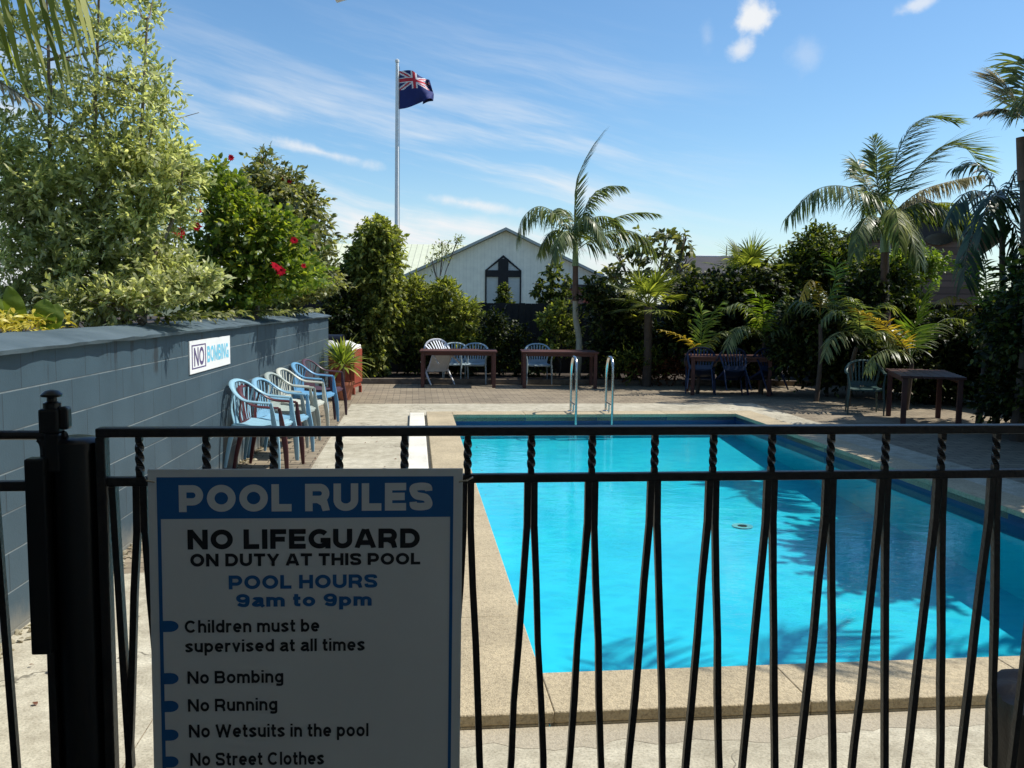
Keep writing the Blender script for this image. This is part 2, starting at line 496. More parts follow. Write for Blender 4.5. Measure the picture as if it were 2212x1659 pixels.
def mat_boards(name, col, pitch=0.15, axis='Z', groove=0.06, var=0.1, rough=0.6):
    m, t, bs = mat_base(name)
    co = objco(t)
    s = t.sep(co)['XYZ'.index(axis)]
    q = t.math('DIVIDE', s, pitch)
    fr = t.math('FRACT', q)
    g = t.math('LESS_THAN', fr, groove)
    wn = t.node('ShaderNodeTexWhiteNoise', noise_dimensions='1D')
    t.link(t.math('FLOOR', q), wn.inputs['W'])
    c = t.ramp(wn.outputs['Value'], [(0, tuple(k * (1 - var) for k in col)), (1, tuple(k * (1 + var) for k in col))])
    c = t.mix(0.5, c, t.ramp(t.noise(co, 3, 5), [(0.3, (0.8, 0.8, 0.8)), (0.7, (1.1, 1.1, 1.1))]), 'MULTIPLY')
    c = t.mix(t.math('MULTIPLY', g, 0.6), c, tuple(k * 0.35 for k in col))
    t.link(c, bs.inputs['Base Color'])
    bs.inputs['Roughness'].default_value = rough
    t.link(t.bump(t.math('SUBTRACT', 1.0, g), 0.6, 0.01), bs.inputs['Normal'])
    return m


M['concrete'] = mat_concrete()
M['coping'] = mat_coping('pebbled_coping', (0.45, 0.37, 0.24))
M['strip'] = mat_coping('white_washed_concrete', (0.70, 0.67, 0.58), 0.4)
M['dirtstrip'] = mat_coping('dirty_concrete_strip', (0.40, 0.35, 0.26), 0.7)
M['pavers'] = mat_pavers()
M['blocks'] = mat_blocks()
M['cap'] = mat_cap()
M['pool'] = mat_pool()
M['water'] = mat_water()
M['church'] = mat_boards('pale_vertical_cladding', (0.92, 0.85, 0.70), 0.16, 'X', 0.03, 0.02)
M['ivory'] = mat_boards('ivory_corrugated_roof', (0.70, 0.72, 0.52), 0.35, 'X', 0.12, 0.03, 0.4)
M['annex'] = mat_boards('red_brown_brick', (0.22, 0.10, 0.08), 0.1, 'Z', 0.15, 0.2)
M['rooftile'] = mat_boards('brown_shingle_rows', (0.17, 0.10, 0.075), 0.17, 'Z', 0.22, 0.25)


# ------------------------------------------------------------------ mesh helpers
def tag(o, label=None, cat=None, group=None, kind=None):
    if label:
        o['label'] = label
    if cat:
        o['category'] = cat
    if group:
        o['group'] = group
    if kind:
        o['kind'] = kind
    return o


def empty(name, loc, rz=0.0, label=None, cat=None, group=None):
    o = bpy.data.objects.new(name, None)
    o.empty_display_size = 0.2
    o.location = loc
    o.rotation_euler = (0, 0, rz)
    COL.objects.link(o)
    return tag(o, label, cat, group)


class MB:
    def __init__(self):
        self.v, self.f, self.m = [], [], []

    def add(self, vs, fs, mi=0):
        b = len(self.v)
        self.v += [tuple(p) for p in vs]
        self.f += [tuple(i + b for i in f) for f in fs]
        self.m += [mi] * len(fs)
        return self

    def box(self, lo, hi, mi=0, mtx=None):
        x0, y0, z0 = lo
        x1, y1, z1 = hi
        vs = [Vector(p) for p in ((x0, y0, z0), (x1, y0, z0), (x1, y1, z0), (x0, y1, z0), (x0, y0, z1), (x1, y0, z1), (x1, y1, z1), (x0, y1, z1))]
        if mtx:
            vs = [mtx @ p for p in vs]
        return self.add(vs, [(0, 3, 2, 1), (4, 5, 6, 7), (0, 1, 5, 4), (1, 2, 6, 5), (2, 3, 7, 6), (3, 0, 4, 7)], mi)

    def hexa(self, b, tpts, mi=0):
        """bottom quad b (ccw from above), top quad tpts"""
        return self.add(list(b) + list(tpts), [(0, 3, 2, 1), (4, 5, 6, 7), (0, 1, 5, 4), (1, 2, 6, 5), (2, 3, 7, 6), (3, 0, 4, 7)], mi)

    def tube(self, pts, r, seg=8, mi=0, flat=1.0, up=None, cap=True):
        """round or oval tube along pts; r a number or list; flat squashes along the 'up' side"""
        pts = [Vector(p) for p in pts]
        n = len(pts)
        rs = r if isinstance(r, (list, tuple)) else [r] * n
        b = len(self.v)
        prev = None
        for i, p in enumerate(pts):
            tg = (pts[min(i + 1, n - 1)] - pts[max(i - 1, 0)])
            tg = tg.normalized() if tg.length > 1e-9 else Vector((0, 0, 1))
            ref = Vector(up) if up else (prev if prev else (Vector((0, 0, 1)) if abs(tg.z) < 0.9 else Vector((0, 1, 0))))
            a = ref - tg * ref.dot(tg)
            a = a.normalized() if a.length > 1e-6 else tg.orthogonal().normalized()
            prev = a
            c = tg.cross(a)
            for k in range(seg):
                th = 2 * math.pi * k / seg
                self.v.append(tuple(p + (a * math.cos(th) * flat + c * math.sin(th)) * rs[i]))
        for i in range(n - 1):
            for k in range(seg):
                k2 = (k + 1) % seg
                self.f.append((b + i * seg + k, b + i * seg + k2, b + (i + 1) * seg + k2, b + (i + 1) * seg + k))
                self.m.append(mi)
        if cap:
            self.f.append(tuple(b + k for k in range(seg))[::-1])
            self.f.append(tuple(b + (n - 1) * seg + k for k in range(seg)))
            self.m += [mi, mi]
        return self

    def lathe(self, prof, seg=20, mi=0, at=(0, 0, 0), cap=True):
        b = len(self.v)
        for (r, z) in prof:
            for k in range(seg):
                th = 2 * math.pi * k / seg
                self.v.append((at[0] + r * math.cos(th), at[1] + r * math.sin(th), at[2] + z))
        for i in range(len(prof) - 1):
            for k in range(seg):
                k2 = (k + 1) % seg
                self.f.append((b + i * seg + k, b + i * seg + k2, b + (i + 1) * seg + k2, b + (i + 1) * seg + k))
                self.m.append(mi)
        if cap:
            self.f.append(tuple(b + k for k in range(seg))[::-1])
            self.f.append(tuple(b + (len(prof) - 1) * seg + k for k in range(seg)))
            self.m += [mi, mi]
        return self

    def build(self, name, mats, parent=None, smooth=False, loc=None, rz=0.0, bevel=0.0):
        me = bpy.data.meshes.new(name)
        me.from_pydata(self.v, [], self.f)
        mats = mats if isinstance(mats, (list, tuple)) else [mats]
        for m in mats:
            me.materials.append(M[m] if isinstance(m, str) else m)
        if len(mats) > 1:
            me.polygons.foreach_set('material_index', self.m)
        if smooth:
            me.polygons.foreach_set('use_smooth', [True] * len(me.polygons))
        me.update()
        o = bpy.data.objects.new(name, me)
        COL.objects.link(o)
        if smooth:
            try:
                me.set_sharp_from_angle(angle=math.radians(42))
            except Exception:
                pass
        if bevel:
            md = o.modifiers.new('bevel', 'BEVEL')
            md.width = bevel
            md.segments = 2
            md.limit_method = 'ANGLE'
            md.angle_limit = math.radians(40)
        if loc is not None:
            o.location = loc
            o.rotation_euler = (0, 0, rz)
        if parent is not None:
            o.parent = parent
        return o


def spline(pts, n=8):
    """Catmull-Rom through pts"""
    pts = [Vector(p) for p in pts]
    out = []
    for i in range(len(pts) - 1):
        p0, p1, p2, p3 = pts[max(i - 1, 0)], pts[i], pts[i + 1], pts[min(i + 2, len(pts) - 1)]
        for k in range(n):
            t = k / n
            out.append(0.5 * ((2 * p1) + (p2 - p0) * t + (2 * p0 - 5 * p1 + 4 * p2 - p3) * t * t + (3 * p1 - p0 - 3 * p2 + p3) * t ** 3))
    out.append(pts[-1])
    return out


def np_mesh(name, verts, faces_tri, faces_quad, mat, parent=None, smooth=False, base=None):
    """fast mesh from numpy arrays (tris and quads)"""
    verts = np.asarray(verts, dtype=np.float32)
    if base is not None:
        verts = verts - np.asarray(base, dtype=np.float32)
    me = bpy.data.meshes.new(name)
    nt_, nq = len(faces_tri), len(faces_quad)
    loops = np.concatenate([np.asarray(faces_tri, dtype=np.int32).ravel(), np.asarray(faces_quad, dtype=np.int32).ravel()])
    me.vertices.add(len(verts))
    me.vertices.foreach_set('co', verts.ravel())
    me.loops.add(len(loops))
    me.loops.foreach_set('vertex_index', loops)
    me.polygons.add(nt_ + nq)
    starts = np.concatenate([np.arange(nt_) * 3, nt_ * 3 + np.arange(nq) * 4]).astype(np.int32)
    me.polygons.foreach_set('loop_start', starts)
    me.polygons.foreach_set('loop_total', np.concatenate([np.full(nt_, 3), np.full(nq, 4)]).astype(np.int32))
    me.materials.append(M[mat])
    me.update(calc_edges=True)
    me.validate()
    if smooth:
        me.polygons.foreach_set('use_smooth', [True] * len(me.polygons))
    o = bpy.data.objects.new(name, me)
    COL.objects.link(o)
    if parent is not None:
        o.parent = parent
    return o


def unit(a):
    return a / np.maximum(np.linalg.norm(a, axis=-1, keepdims=True), 1e-9)


def leaf_arrays(base, d, n, L, Wd, curl=0.25, fold=0.25):
    """six-vertex pointed leaves. base,d,n: (N,3); L,Wd: (N,)"""
    N = len(base)
    d = unit(d)
    s = unit(np.cross(d, n))
    n = np.cross(s, d)
    L = L[:, None]
    Wd = Wd[:, None]
    v = np.empty((N, 6, 3))
    v[:, 0] = base
    m1 = base + d * L * 0.35
    m2 = base + d * L * 0.72 - n * L * curl * 0.35
    v[:, 1] = m1 - s * Wd + n * Wd * fold
    v[:, 2] = m1 + s * Wd + n * Wd * fold
    v[:, 3] = m2 - s * Wd * 0.72 + n * Wd * fold
    v[:, 4] = m2 + s * Wd * 0.72 + n * Wd * fold
    v[:, 5] = base + d * L - n * L * curl
    k = (np.arange(N) * 6)[:, None]
    tri = np.concatenate([k + [0, 2, 1], k + [3, 4, 5]])
    quad = k + [1, 2, 4, 3]
    return v.reshape(-1, 3), tri, quad


def join_arr(parts):
    vs, ts, qs, o = [], [], [], 0
    for v, t, q in parts:
        vs.append(v)
        ts.append(np.asarray(t).reshape(-1, 3) + o)
        qs.append(np.asarray(q).reshape(-1, 4) + o)
        o += len(v)
    return np.concatenate(vs), np.concatenate(ts), np.concatenate(qs)


def foliage(rng, clumps, twigs, per, L, Wd, up=0.5, twig_len=None, spread=0.9, droop=0.2, shell=0.45, curl=0.25):
    """sprays of leaves through ellipsoid clumps (cx,cy,cz,rx,ry,rz)"""
    cl_ = np.array(clumps, dtype=float)
    vol = cl_[:, 3] * cl_[:, 4] * cl_[:, 5]
    wgt = vol ** 0.75
    idx = rng.choice(len(cl_), size=twigs, p=wgt / wgt.sum())
    dirs = unit(rng.normal(size=(twigs, 3)))
    rad = rng.random(twigs) ** shell
    rad *= 0.85 + 0.3 * rng.random(twigs)
    c = cl_[idx]
    tl = twig_len or L * 3.0
    rr_ = np.maximum(c[:, 3:] - 0.75 * tl, 0.45 * c[:, 3:])
    pos = c[:, :3] + dirs * rad[:, None] * rr_
    td = unit(dirs * 0.8 + rng.normal(size=(twigs, 3)) * 0.5 + np.array([0, 0, up]))
    tt = np.tile(np.linspace(0.1, 1.0, per), twigs)
    ti = np.repeat(np.arange(twigs), per)
    tlen = tl * (0.6 + 0.8 * rng.random(twigs))
    base = pos[ti] + td[ti] * (tt * tlen[ti])[:, None] - np.array([0, 0, 1]) * (droop * tl * tt ** 2)[:, None]
    d = unit(td[ti] * (0.6 + 0.6 * tt)[:, None] + unit(rng.normal(size=(len(ti), 3))) * spread)
    d[:, 2] -= droop * 0.6
    n = unit(np.array([0, 0, 1.0]) + rng.normal(size=(len(ti), 3)) * 0.55)
    sc = (0.65 + 0.6 * rng.random(len(ti)))
    return leaf_arrays(base, d, n, L * sc, Wd * sc, curl)


def clip_wall(v):
    """drop leaves that would hang in front of the wall or lie inside its capping"""
    w = v.reshape(-1, 6, 3)
    n = np.array([math.cos(WA), math.sin(WA)])
    off = ((w[:, :, :2] - np.array([WO.x, WO.y])) @ n).max(axis=1)
    zlo = w[:, :, 2].min(axis=1)
    keep = (zlo > 1.52 + np.clip(off + 0.25, 0, 1) * 0.35) | ((off < -0.33) & (zlo > 1.40))
    w = w[keep]
    k = (np.arange(len(w)) * 6)[:, None]
    return w.reshape(-1, 3), np.concatenate([k + [0, 2, 1], k + [3, 4, 5]]), k + [1, 2, 4, 3]


def clumps_px(rows, Y, dyr=None):
    """rows (px,py,rpx,rpy[,dy]) -> world ellipsoids at depth Y"""
    out = []
    for r in rows:
        px, py, rx, ry = r[:4]
        dy = r[4] if len(r) > 4 else 0.0
        yy = Y + dy
        p = P(px, py, yy)
        k = yy / FPX
        out.append((p.x, p.y, p.z, rx * k, (dyr or (rx + ry) * 0.5 * k), ry * k))
    return out


def limb_mesh(rng, base, clumps, r0, n_limb=None, wob=0.12, seg=6, max_limb=99):
    """trunk(s) and limbs rising from base to the clump centres"""
    mb = MB()
    base = Vector(base)
    cs = [Vector(c[:3]) for c in clumps]
    zmid = base.z + (sum(c.z for c in cs) / len(cs) - base.z) * 0.45
    cx = sum(c.x for c in cs) / len(cs)
    cy = sum(c.y for c in cs) / len(cs)
    fork = Vector((base.x * 0.6 + cx * 0.4, base.y * 0.6 + cy * 0.4, max(base.z + 0.1, zmid)))
    j = lambda s: Vector((rng.normal() * s, rng.normal() * s, rng.normal() * s * 0.4))
    mb.tube(spline([base - V(0, 0, 0.05), base.lerp(fork, 0.5) + j(wob * 0.4), fork], 5), [r0 * (1.15 - 0.4 * i / 10) for i in range(11)], seg)
    for c, cc in list(zip(cs, clumps))[:max_limb]:
        st = base.lerp(fork, 0.55 + 0.45 * rng.random())
        mid = st.lerp(c, 0.5) + j(wob)
        end = c + Vector((0, 0, cc[5] * 0.5))
        mb.tube(spline([st, mid, c, end], 4), [r0 * (0.62 - 0.5 * i / 12) for i in range(13)], 5)
        for _ in range(4):
            dd = unit(rng.normal(size=3))
            e = c + Vector((dd[0] * cc[3], dd[1] * cc[4], abs(dd[2]) * cc[5])) * 0.85
            mb.tube(spline([mid.lerp(c, 0.3 + 0.6 * rng.random()), c.lerp(e, 0.5) + j(0.05), e], 3), [r0 * 0.2 * (1 - 0.8 * i / 6) + 0.002 for i in range(7)], 4)
    return mb


def plant(name, label, cat, base, clumps, mat, twigs, per, L, Wd, seed, r0=0.04, bark='bark', group=None, trunk=True, clip=False, **kw):
    rng = np.random.default_rng(seed)
    root = empty(name, base, 0, label, cat, group)
    if trunk:
        mb = limb_mesh(rng, (0, 0, 0), [(c[0] - base[0], c[1] - base[1], c[2] - base[2], *c[3:]) for c in clumps], r0, max_limb=2 if clip else 99)
        mb.build('trunk', bark, root, True)
    v, t, q = foliage(rng, clumps, twigs, per, L, Wd, **kw)
    if clip:
        v, t, q = clip_wall(v)
    np_mesh('crown', v, t, q, mat, root, base=base)
    return root


def frond_arrays(rng, pts, n, Lmax, wid, droop=0.6, lift=0.0, sweep=0.6, wind=(0, 0, 0), taper=True, start=0.12, side0=None, jit=0.18):
    """pinnate palm frond: rachis polyline pts, n leaflets a side"""
    sp = spline(pts, 10)
    A = np.array([tuple(p) for p in sp])
    seg = np.linalg.norm(np.diff(A, axis=0), axis=1)
    cum = np.concatenate([[0], np.cumsum(seg)]) / seg.sum()
    T = unit(np.gradient(A, axis=0))
    ts = np.linspace(start, 0.995, n)
    parts = []
    for sgn in (-1, 1):
        tt = np.clip(ts + rng.normal(size=n) * 0.006, start, 0.999)
        pos = np.stack([np.interp(tt, cum, A[:, k]) for k in range(3)], 1)
        tg = unit(np.stack([np.interp(tt, cum, T[:, k]) for k in range(3)], 1))
        up = np.array([0, 0, 1.0]) if side0 is None else np.array(side0, dtype=float)
        sd = np.cross(tg, up)
        ln = np.linalg.norm(sd, axis=1, keepdims=True)
        sd = np.where(ln > 0.15, sd / np.maximum(ln, 1e-6), np.array([0.8, -0.6, 0.0]))
        nm = unit(np.cross(sd, tg))
        prof = np.sin(np.pi * np.clip(0.12 + 0.86 * tt, 0, 1)) ** 0.6 if taper else np.ones(n)
        L = Lmax * (0.35 + 0.65 * prof) * (0.85 + 0.3 * rng.random(n))
        d0 = unit(sd * sgn + tg * (sweep + 0.5 * tt)[:, None] + nm * lift + rng.normal(size=(n, 3)) * jit + np.array(wind))
        S_ = 4
        v = np.empty((n, (S_ + 1) * 2, 3))
        cur = pos.copy()
        d = d0.copy()
        wv = unit(np.cross(d0, nm))
        for k in range(S_ + 1):
            f = k / S_
            w = wid * (0.35, 1.0, 0.95, 0.6, 0.06)[k]
            v[:, 2 * k] = cur - wv * w
            v[:, 2 * k + 1] = cur + wv * w + nm * w * 0.3
            d = unit(d + np.array([0, 0, -1.0]) * droop * 0.42 * (0.6 + 0.8 * rng.random((n, 1))) + np.array(wind) * 0.25)
            cur = cur + d * (L / S_)[:, None]
        k0 = (np.arange(n) * (S_ + 1) * 2)[:, None]
        q = np.concatenate([k0 + [2 * k, 2 * k + 1, 2 * k + 3, 2 * k + 2] for k in range(S_)])
        parts.append((v.reshape(-1, 3), np.zeros((0, 3), int), q))
    return parts, sp


def frond(root, rng, pts, n=34, L=0.5, wid=0.014, mat='palm', r=0.012, name='frond', **kw):
    base = np.array(tuple(root.location))
    parts, sp = frond_arrays(rng, pts, n, L, wid, **kw)
    mb = MB().tube(sp, [r * (1.0 - 0.8 * i / (len(sp) - 1)) for i in range(len(sp))], 5)
    tri = [f for f in mb.f if len(f) == 3]
    qd = [f for f in mb.f if len(f) == 4]
    parts.append((np.array(mb.v), np.array(tri).reshape(-1, 3).astype(int), np.array(qd).reshape(-1, 4)))
    v, t, q = join_arr(parts)
    return np_mesh(name, v, t, q, mat, root, base=base)


def fan_leaf(root, rng, origin, tip_dir, pet, R_, n=22, mat='palm', wid=0.02, droop=0.35):
    """palmate leaf on a petiole"""
    base = np.array(tuple(root.location))
    o = Vector(origin)
    d = Vector(tip_dir).normalized()
    hub = o + d * pet + V(0, 0, -0.12 * pet)
    side = d.cross(V(0, 0, 1))
    side = side.normalized() if side.length > 0.05 else V(1, 0, 0)
    nrm = side.cross(d).normalized()
    mb = MB().tube(spline([o, o.lerp(hub, 0.5) + V(0, 0, 0.06 * pet), hub], 4), [0.012] * 9, 5)
    parts = [(np.array(mb.v), np.zeros((0, 3), int), np.array([f for f in mb.f if len(f) == 4]))]
    vs, qs = [], []
    for k in range(n):
        a = math.radians(-125 + 250 * k / (n - 1)) + rng.normal() * 0.03
        dd = (d * math.cos(a) + side * math.sin(a)).normalized()
        ln = R_ * (1.0 - 0.22 * abs(a) / 2.2) * (0.9 + 0.2 * rng.random())
        wv = dd.cross(nrm).normalized()
        cur = hub.copy()
        dcur = dd.copy()
        b = len(vs)
        for s in range(5):
            w = wid * (0.4, 1.0, 1.0, 0.55, 0.05)[s]
            vs.append(tuple(cur - wv * w))
            vs.append(tuple(cur + wv * w + nrm * w * 0.5))
            dcur = (dcur + V(0, 0, -1) * droop * 0.35 * (s * 0.35)).normalized()
            cur = cur + dcur * (ln / 4)
        qs += [(b + 2 * s, b + 2 * s + 1, b + 2 * s + 3, b + 2 * s + 2) for s in range(4)]
    parts.append((np.array(vs), np.zeros((0, 3), int), np.array(qs)))
    v, t, q = join_arr(parts)
    return np_mesh('fan_leaf', v, t, q, mat, root, base=base)


# ================================================================== SETTING
# pool frame: origin at the near left corner of the water, u across, v along
PO = V(0.123, 3.735, 0)
PV = V(-0.1104, 0.9939, 0)
PU = V(0.9939, 0.1104, 0)
PW, PL = 4.33, 9.14
PANG = math.atan2(0.1104, 0.9939)
CZ = 0.06          # coping top
WZ = -0.075        # water level
FZ = -0.80         # pool floor at the near end; it slopes up to FZ2 at the far end
FZ2 = -0.30


def pp(u, v, z=0.0):
    return PO + PU * u + PV * v + V(0, 0, z)


ow = 0.36          # coping width
# ground: one wide sheet with the pool cut out of it
mb = MB()
inner = [pp(-ow, -ow), pp(PW + ow, -ow), pp(PW + ow, PL + ow), pp(-ow, PL + ow)]
outer = [V(-900, -300, 0), V(900, -300, 0), V(900, 2200, 0), V(-900, 2200, 0)]
mb.add([(*p.xy, -0.012) for p in outer + inner], [(0, 1, 5, 4), (1, 2, 6, 5), (2, 3, 7, 6), (3, 0, 4, 7)])
tag(mb.build('ground', 'earth'), kind='structure')

# brick paving over the whole yard, concrete apron laid over it
mb = MB()
yl = [(-6.5, -1.2 - 6.5), (PW + 6.0, -1.2 - 6.5), (PW + 6.0, PL + 7.2), (-6.5, PL + 7.2)]
vs = [V(*q, 0) - V(0, 0, 0) for q in yl]
inn = [V(-ow, -ow, 0), V(PW + ow, -ow, 0), V(PW + ow, PL + ow, 0), V(-ow, PL + ow, 0)]
mb.add([(p.x, p.y, -0.004) for p in vs + inn], [(0, 1, 5, 4), (1, 2, 6, 5), (2, 3, 7, 6), (3, 0, 4, 7)])
o = mb.build('brick_paving', 'pavers', None, loc=(PO.x, PO.y, 0), rz=PANG)
tag(o, kind='structure')
mb = MB()
vs = [(-1.58, -9), (PW + 1.0, -9), (PW + 1.0, PL + 1.9), (-1.58, PL + 1.9)]
mb.add([(*p, 0.0) for p in vs] + [(p.x, p.y, 0.0) for p in inn], [(0, 1, 5, 4), (1, 2, 6, 5), (2, 3, 7, 6), (3, 0, 4, 7)])
o = mb.build('concrete_apron', 'concrete', None, loc=(PO.x, PO.y, 0), rz=PANG)
tag(o, kind='structure')
# near left corner is concrete right up to the wall
mb = MB()
mb.add([(-6.5, -9, 0.0), (-1.584, -9, 0.0), (-1.584, 1.9, 0.0), (-6.5, 1.4, 0.0)], [(0, 1, 2, 3)])
o = mb.build('concrete_path', 'concrete', None, loc=(PO.x, PO.y, 0), rz=PANG)
tag(o, kind='structure')

# coping: slabs with rounded noses and open joints, overhanging the water a little
mb = MB()
nose = 0.02


def slab(u0, v0, u1, v1):
    mb.box((u0, v0, 0.012), (u1, v1, CZ))
    if u0 < -0.1:
        u1 = 0.0
    elif u1 > PW + 0.1:
        u0 = PW
    elif v0 < 0:
        v1 = 0.0
    else:
        v0 = PL
    mb.box((u0, v0, -0.05), (u1, v1, 0.0118))


segs = 9
for k in range(segs):
    a, b = -ow + (PL + 2 * ow) * k / segs, -ow + (PL + 2 * ow) * (k + 1) / segs
    g = 0.0008
    slab(-ow, a + g, nose, b - g)
    slab(PW - nose, a + g, PW + ow, b - g)
for k in range(4):
    a, b = nose + (PW - 2 * nose) * k / 4, nose + (PW - 2 * nose) * (k + 1) / 4
    slab(a + 0.0008, -ow, b - 0.0008, nose)
    slab(a + 0.0008, PL - nose, b - 0.0008, PL + ow)
o = mb.build('pool_coping', 'coping', None, True, loc=(PO.x, PO.y, 0), rz=PANG, bevel=0.006)
tag(o, kind='structure')
# dirty strip along the near kerb, white strip beside the left coping
mb = MB()
rngk = np.random.default_rng(77)
nk = 90
jag = np.convolve(rngk.normal(size=nk + 8), np.ones(5) / 5, 'same')
for k in range(nk + 1):
    uu = -ow - 0.04 + (PW + 2 * ow) * k / nk
    mb.v += [(uu, -ow - 0.15 + 0.05 * jag[k] + 0.012 * rngk.normal(), 0.0012), (uu, -ow - 0.002, 0.0012)]
for k in range(nk):
    mb.f.append((2 * k, 2 * k + 2, 2 * k + 3, 2 * k + 1))
    mb.m.append(0)
o = mb.build('kerb_strip', 'dirtstrip', None, loc=(PO.x, PO.y, 0), rz=PANG)
tag(o, kind='structure')
mb = MB()
mb.box((-ow - 0.25, 1.0, -0.03), (-ow - 0.035, PL + 0.35, 0.045))
o = mb.build('drain_cover_strip', 'strip', None, True, loc=(PO.x, PO.y, 0), rz=PANG, bevel=0.012)
tag(o, kind='structure')

# pool basin (open box) and the water sheet
mb = MB()
b = [(0, 0), (PW, 0), (PW, PL), (0, PL)]
mb.add([(*p, FZ if p[1] == 0 else FZ2) for p in b] + [(*p, 0.0115) for p in b], [(0, 1, 2, 3), (0, 4, 5, 1), (1, 5, 6, 2), (2, 6, 7, 3), (3, 7, 4, 0)])
o = mb.build('pool_basin', 'pool', None, loc=(PO.x, PO.y, 0), rz=PANG)
tag(o, kind='structure')
mb = MB()
mb.add([(0.001, 0.001, WZ), (PW - 0.001, 0.001, WZ), (PW - 0.001, PL - 0.001, WZ), (0.001, PL - 0.001, WZ)], [(0, 1, 2, 3)])
o = mb.build('pool_water', 'water', None, loc=(PO.x, PO.y, 0), rz=PANG)
tag(o, kind='structure')

# ------------------------------------------------------------------ block wall with raised bed
WA = math.atan2(0.073, 1.0)
WO = V(-2.49, 4.27, 0)


def wall_pt(d, z=0.0, off=0.0):
    """point d metres along the wall from its origin, off metres proud of its face (towards the pool)"""
    t = V(-math.sin(WA), math.cos(WA), 0)
    n = V(math.cos(WA), math.sin(WA), 0)
    return WO + t * d + n * off + V(0, 0, z)


WEND = 11.75
root = empty('block_wall', WO, WA, 'blue-grey painted concrete block wall with sloping capping beside the pool', 'wall')
mb = MB().box((-0.19, -6.0, -0.02), (0, WEND, 1.425))
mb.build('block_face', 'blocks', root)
rngc = np.random.default_rng(5)
mb = MB()
ys = np.arange(-6.0, WEND + 0.3, 0.15)
prof = [(0.055, 1.414), (0.065, 1.434), (0.0, 1.452), (-0.16, 1.482), (-0.30, 1.492), (-0.31, 1.40)]
for yk in ys:
    j = rngc.normal() * 0.004
    for (px_, pz_) in prof:
        mb.v.append((px_ + rngc.normal() * 0.003 + j, min(yk, WEND + 0.03), pz_ + rngc.normal() * 0.002))
n_ = len(prof)
for i in range(len(ys) - 1):
    for k in range(n_ - 1):
        mb.f.append((i * n_ + k, i * n_ + k + 1, (i + 1) * n_ + k + 1, (i + 1) * n_ + k))
        mb.m.append(0)
    mb.f.append((i * n_ + n_ - 1, i * n_, (i + 1) * n_, (i + 1) * n_ + n_ - 1))
    mb.m.append(0)
mb.f.append(tuple((len(ys) - 1) * n_ + k for k in range(n_)))
mb.m.append(0)
mb.build('capping', 'cap', root, True)
mb = MB().box((-9.0, -6.0, -0.01), (-0.192, WEND, 1.40))
o = mb.build('garden_bed', 'soil', None, loc=WO, rz=WA)
tag(o, kind='structure')

# debris of lime and leaves along the wall foot
rng = np.random.default_rng(3)
N = 700
dd = rng.random(N) * 9 - 1
of = np.abs(rng.normal(size=N)) * 0.05 + 0.01
bs_ = np.array([tuple(wall_pt(a, 0.006, b)) for a, b in zip(dd, of)])
v, t, q = leaf_arrays(bs_, unit(rng.normal(size=(N, 3)) * [1, 1, 0.25]), unit(np.array([0, 0, 1.0]) + rng.normal(size=(N, 3)) * 0.4), 0.02 + 0.03 * rng.random(N), 0.008 + 0.012 * rng.random(N), 0.1)
o = np_mesh('leaf_litter', v, t, q, 'palmdry')
tag(o, 'dry pale leaf litter along the foot of the block wall', 'leaf litter', kind='stuff')

rng = np.random.default_rng(31)
N = 130
b_ = np.stack([-2.3 + 2.2 * rng.random(N) ** 1.6, 3.3 + 9.0 * rng.random(N), np.full(N, 0.012)], 1)
v, t, q = leaf_arrays(b_, unit(rng.normal(size=(N, 3)) * [1, 1, 0.12]), unit(np.array([0, 0, 1.0]) + rng.normal(size=(N, 3)) * 0.3), 0.02 + 0.035 * rng.random(N), 0.006 + 0.009 * rng.random(N), 0.12)
o = np_mesh('fallen_leaves', v, t, q, 'redleaf')
tag(o, 'brown fallen leaves scattered over the concrete path', 'fallen leaves', kind='stuff')

# rear garden bed soil and timber edging
mb = MB().box((-9, 0, -0.02), (14, 12, 0.06))
o = mb.build('rear_garden_bed', 'soil', None, loc=(-0.2, 18.55, 0), rz=0.06)
tag(o, kind='structure')
root = empty('bed_edging', (0.0, 18.45, 0), 0.06, 'low weathered timber edging along the rear garden bed', 'garden edging')
MB().box((-4.0, -0.04, 0), (6.5, 0.04, 0.11)).build('timber_board', 'bark', root, bevel=0.01)

# dark rear fence
def fence_run(a, bb, h, label, name='rear_fence'):
    a, bb = V(*a), V(*bb)
    d = bb - a
    ang = math.atan2(d.y, d.x)
    root = empty(name, a, ang, label, 'fence')
    L = d.length
    mb = MB()
    k = 0.0
    i = 0
    while k < L:
        mb.box((k + 0.004, -0.012 if i % 2 else 0.0, 0.05), (min(k + 0.15, L), 0.012 if i % 2 else 0.02, h + (0.01 if i % 3 == 0 else 0)))
        k += 0.15
        i += 1
    mb.box((0.0, 0.021, 0.04), (L, 0.028, h - 0.02))
    mb.build('paling_panel', 'darkfence', root)
    for s in np.arange(0, L + 0.01, 2.4):
        MB().box((s - 0.05, 0.03, 0), (s + 0.05, 0.13, h - 0.05)).build('post', 'darkfence', root)
    return root


fence_run((-7.5, 20.6, 0), (6.5, 21.2, 0), 1.70, 'dark stained paling fence behind the tables and rear shrubs')
fence_run((6.7, 21.2, 0), (10.2, 9.0, 0), 1.75, 'dark paling fence behind the palms on the right side', 'side_fence')

# ================================================================== BUILDINGS
def tri_prism(mb, pts, y0, y1, mi=0):
    """extrude outline pts (x,z) from y0 to y1"""
    n = len(pts)
    vs = [(p[0], y0, p[1]) for p in pts] + [(p[0], y1, p[1]) for p in pts]
    fs = [tuple(range(n)), tuple(range(n, 2 * n))[::-1]] + [(k, k + n, (k + 1) % n + n, (k + 1) % n) for k in range(n)]
    return mb.add(vs, fs, mi)


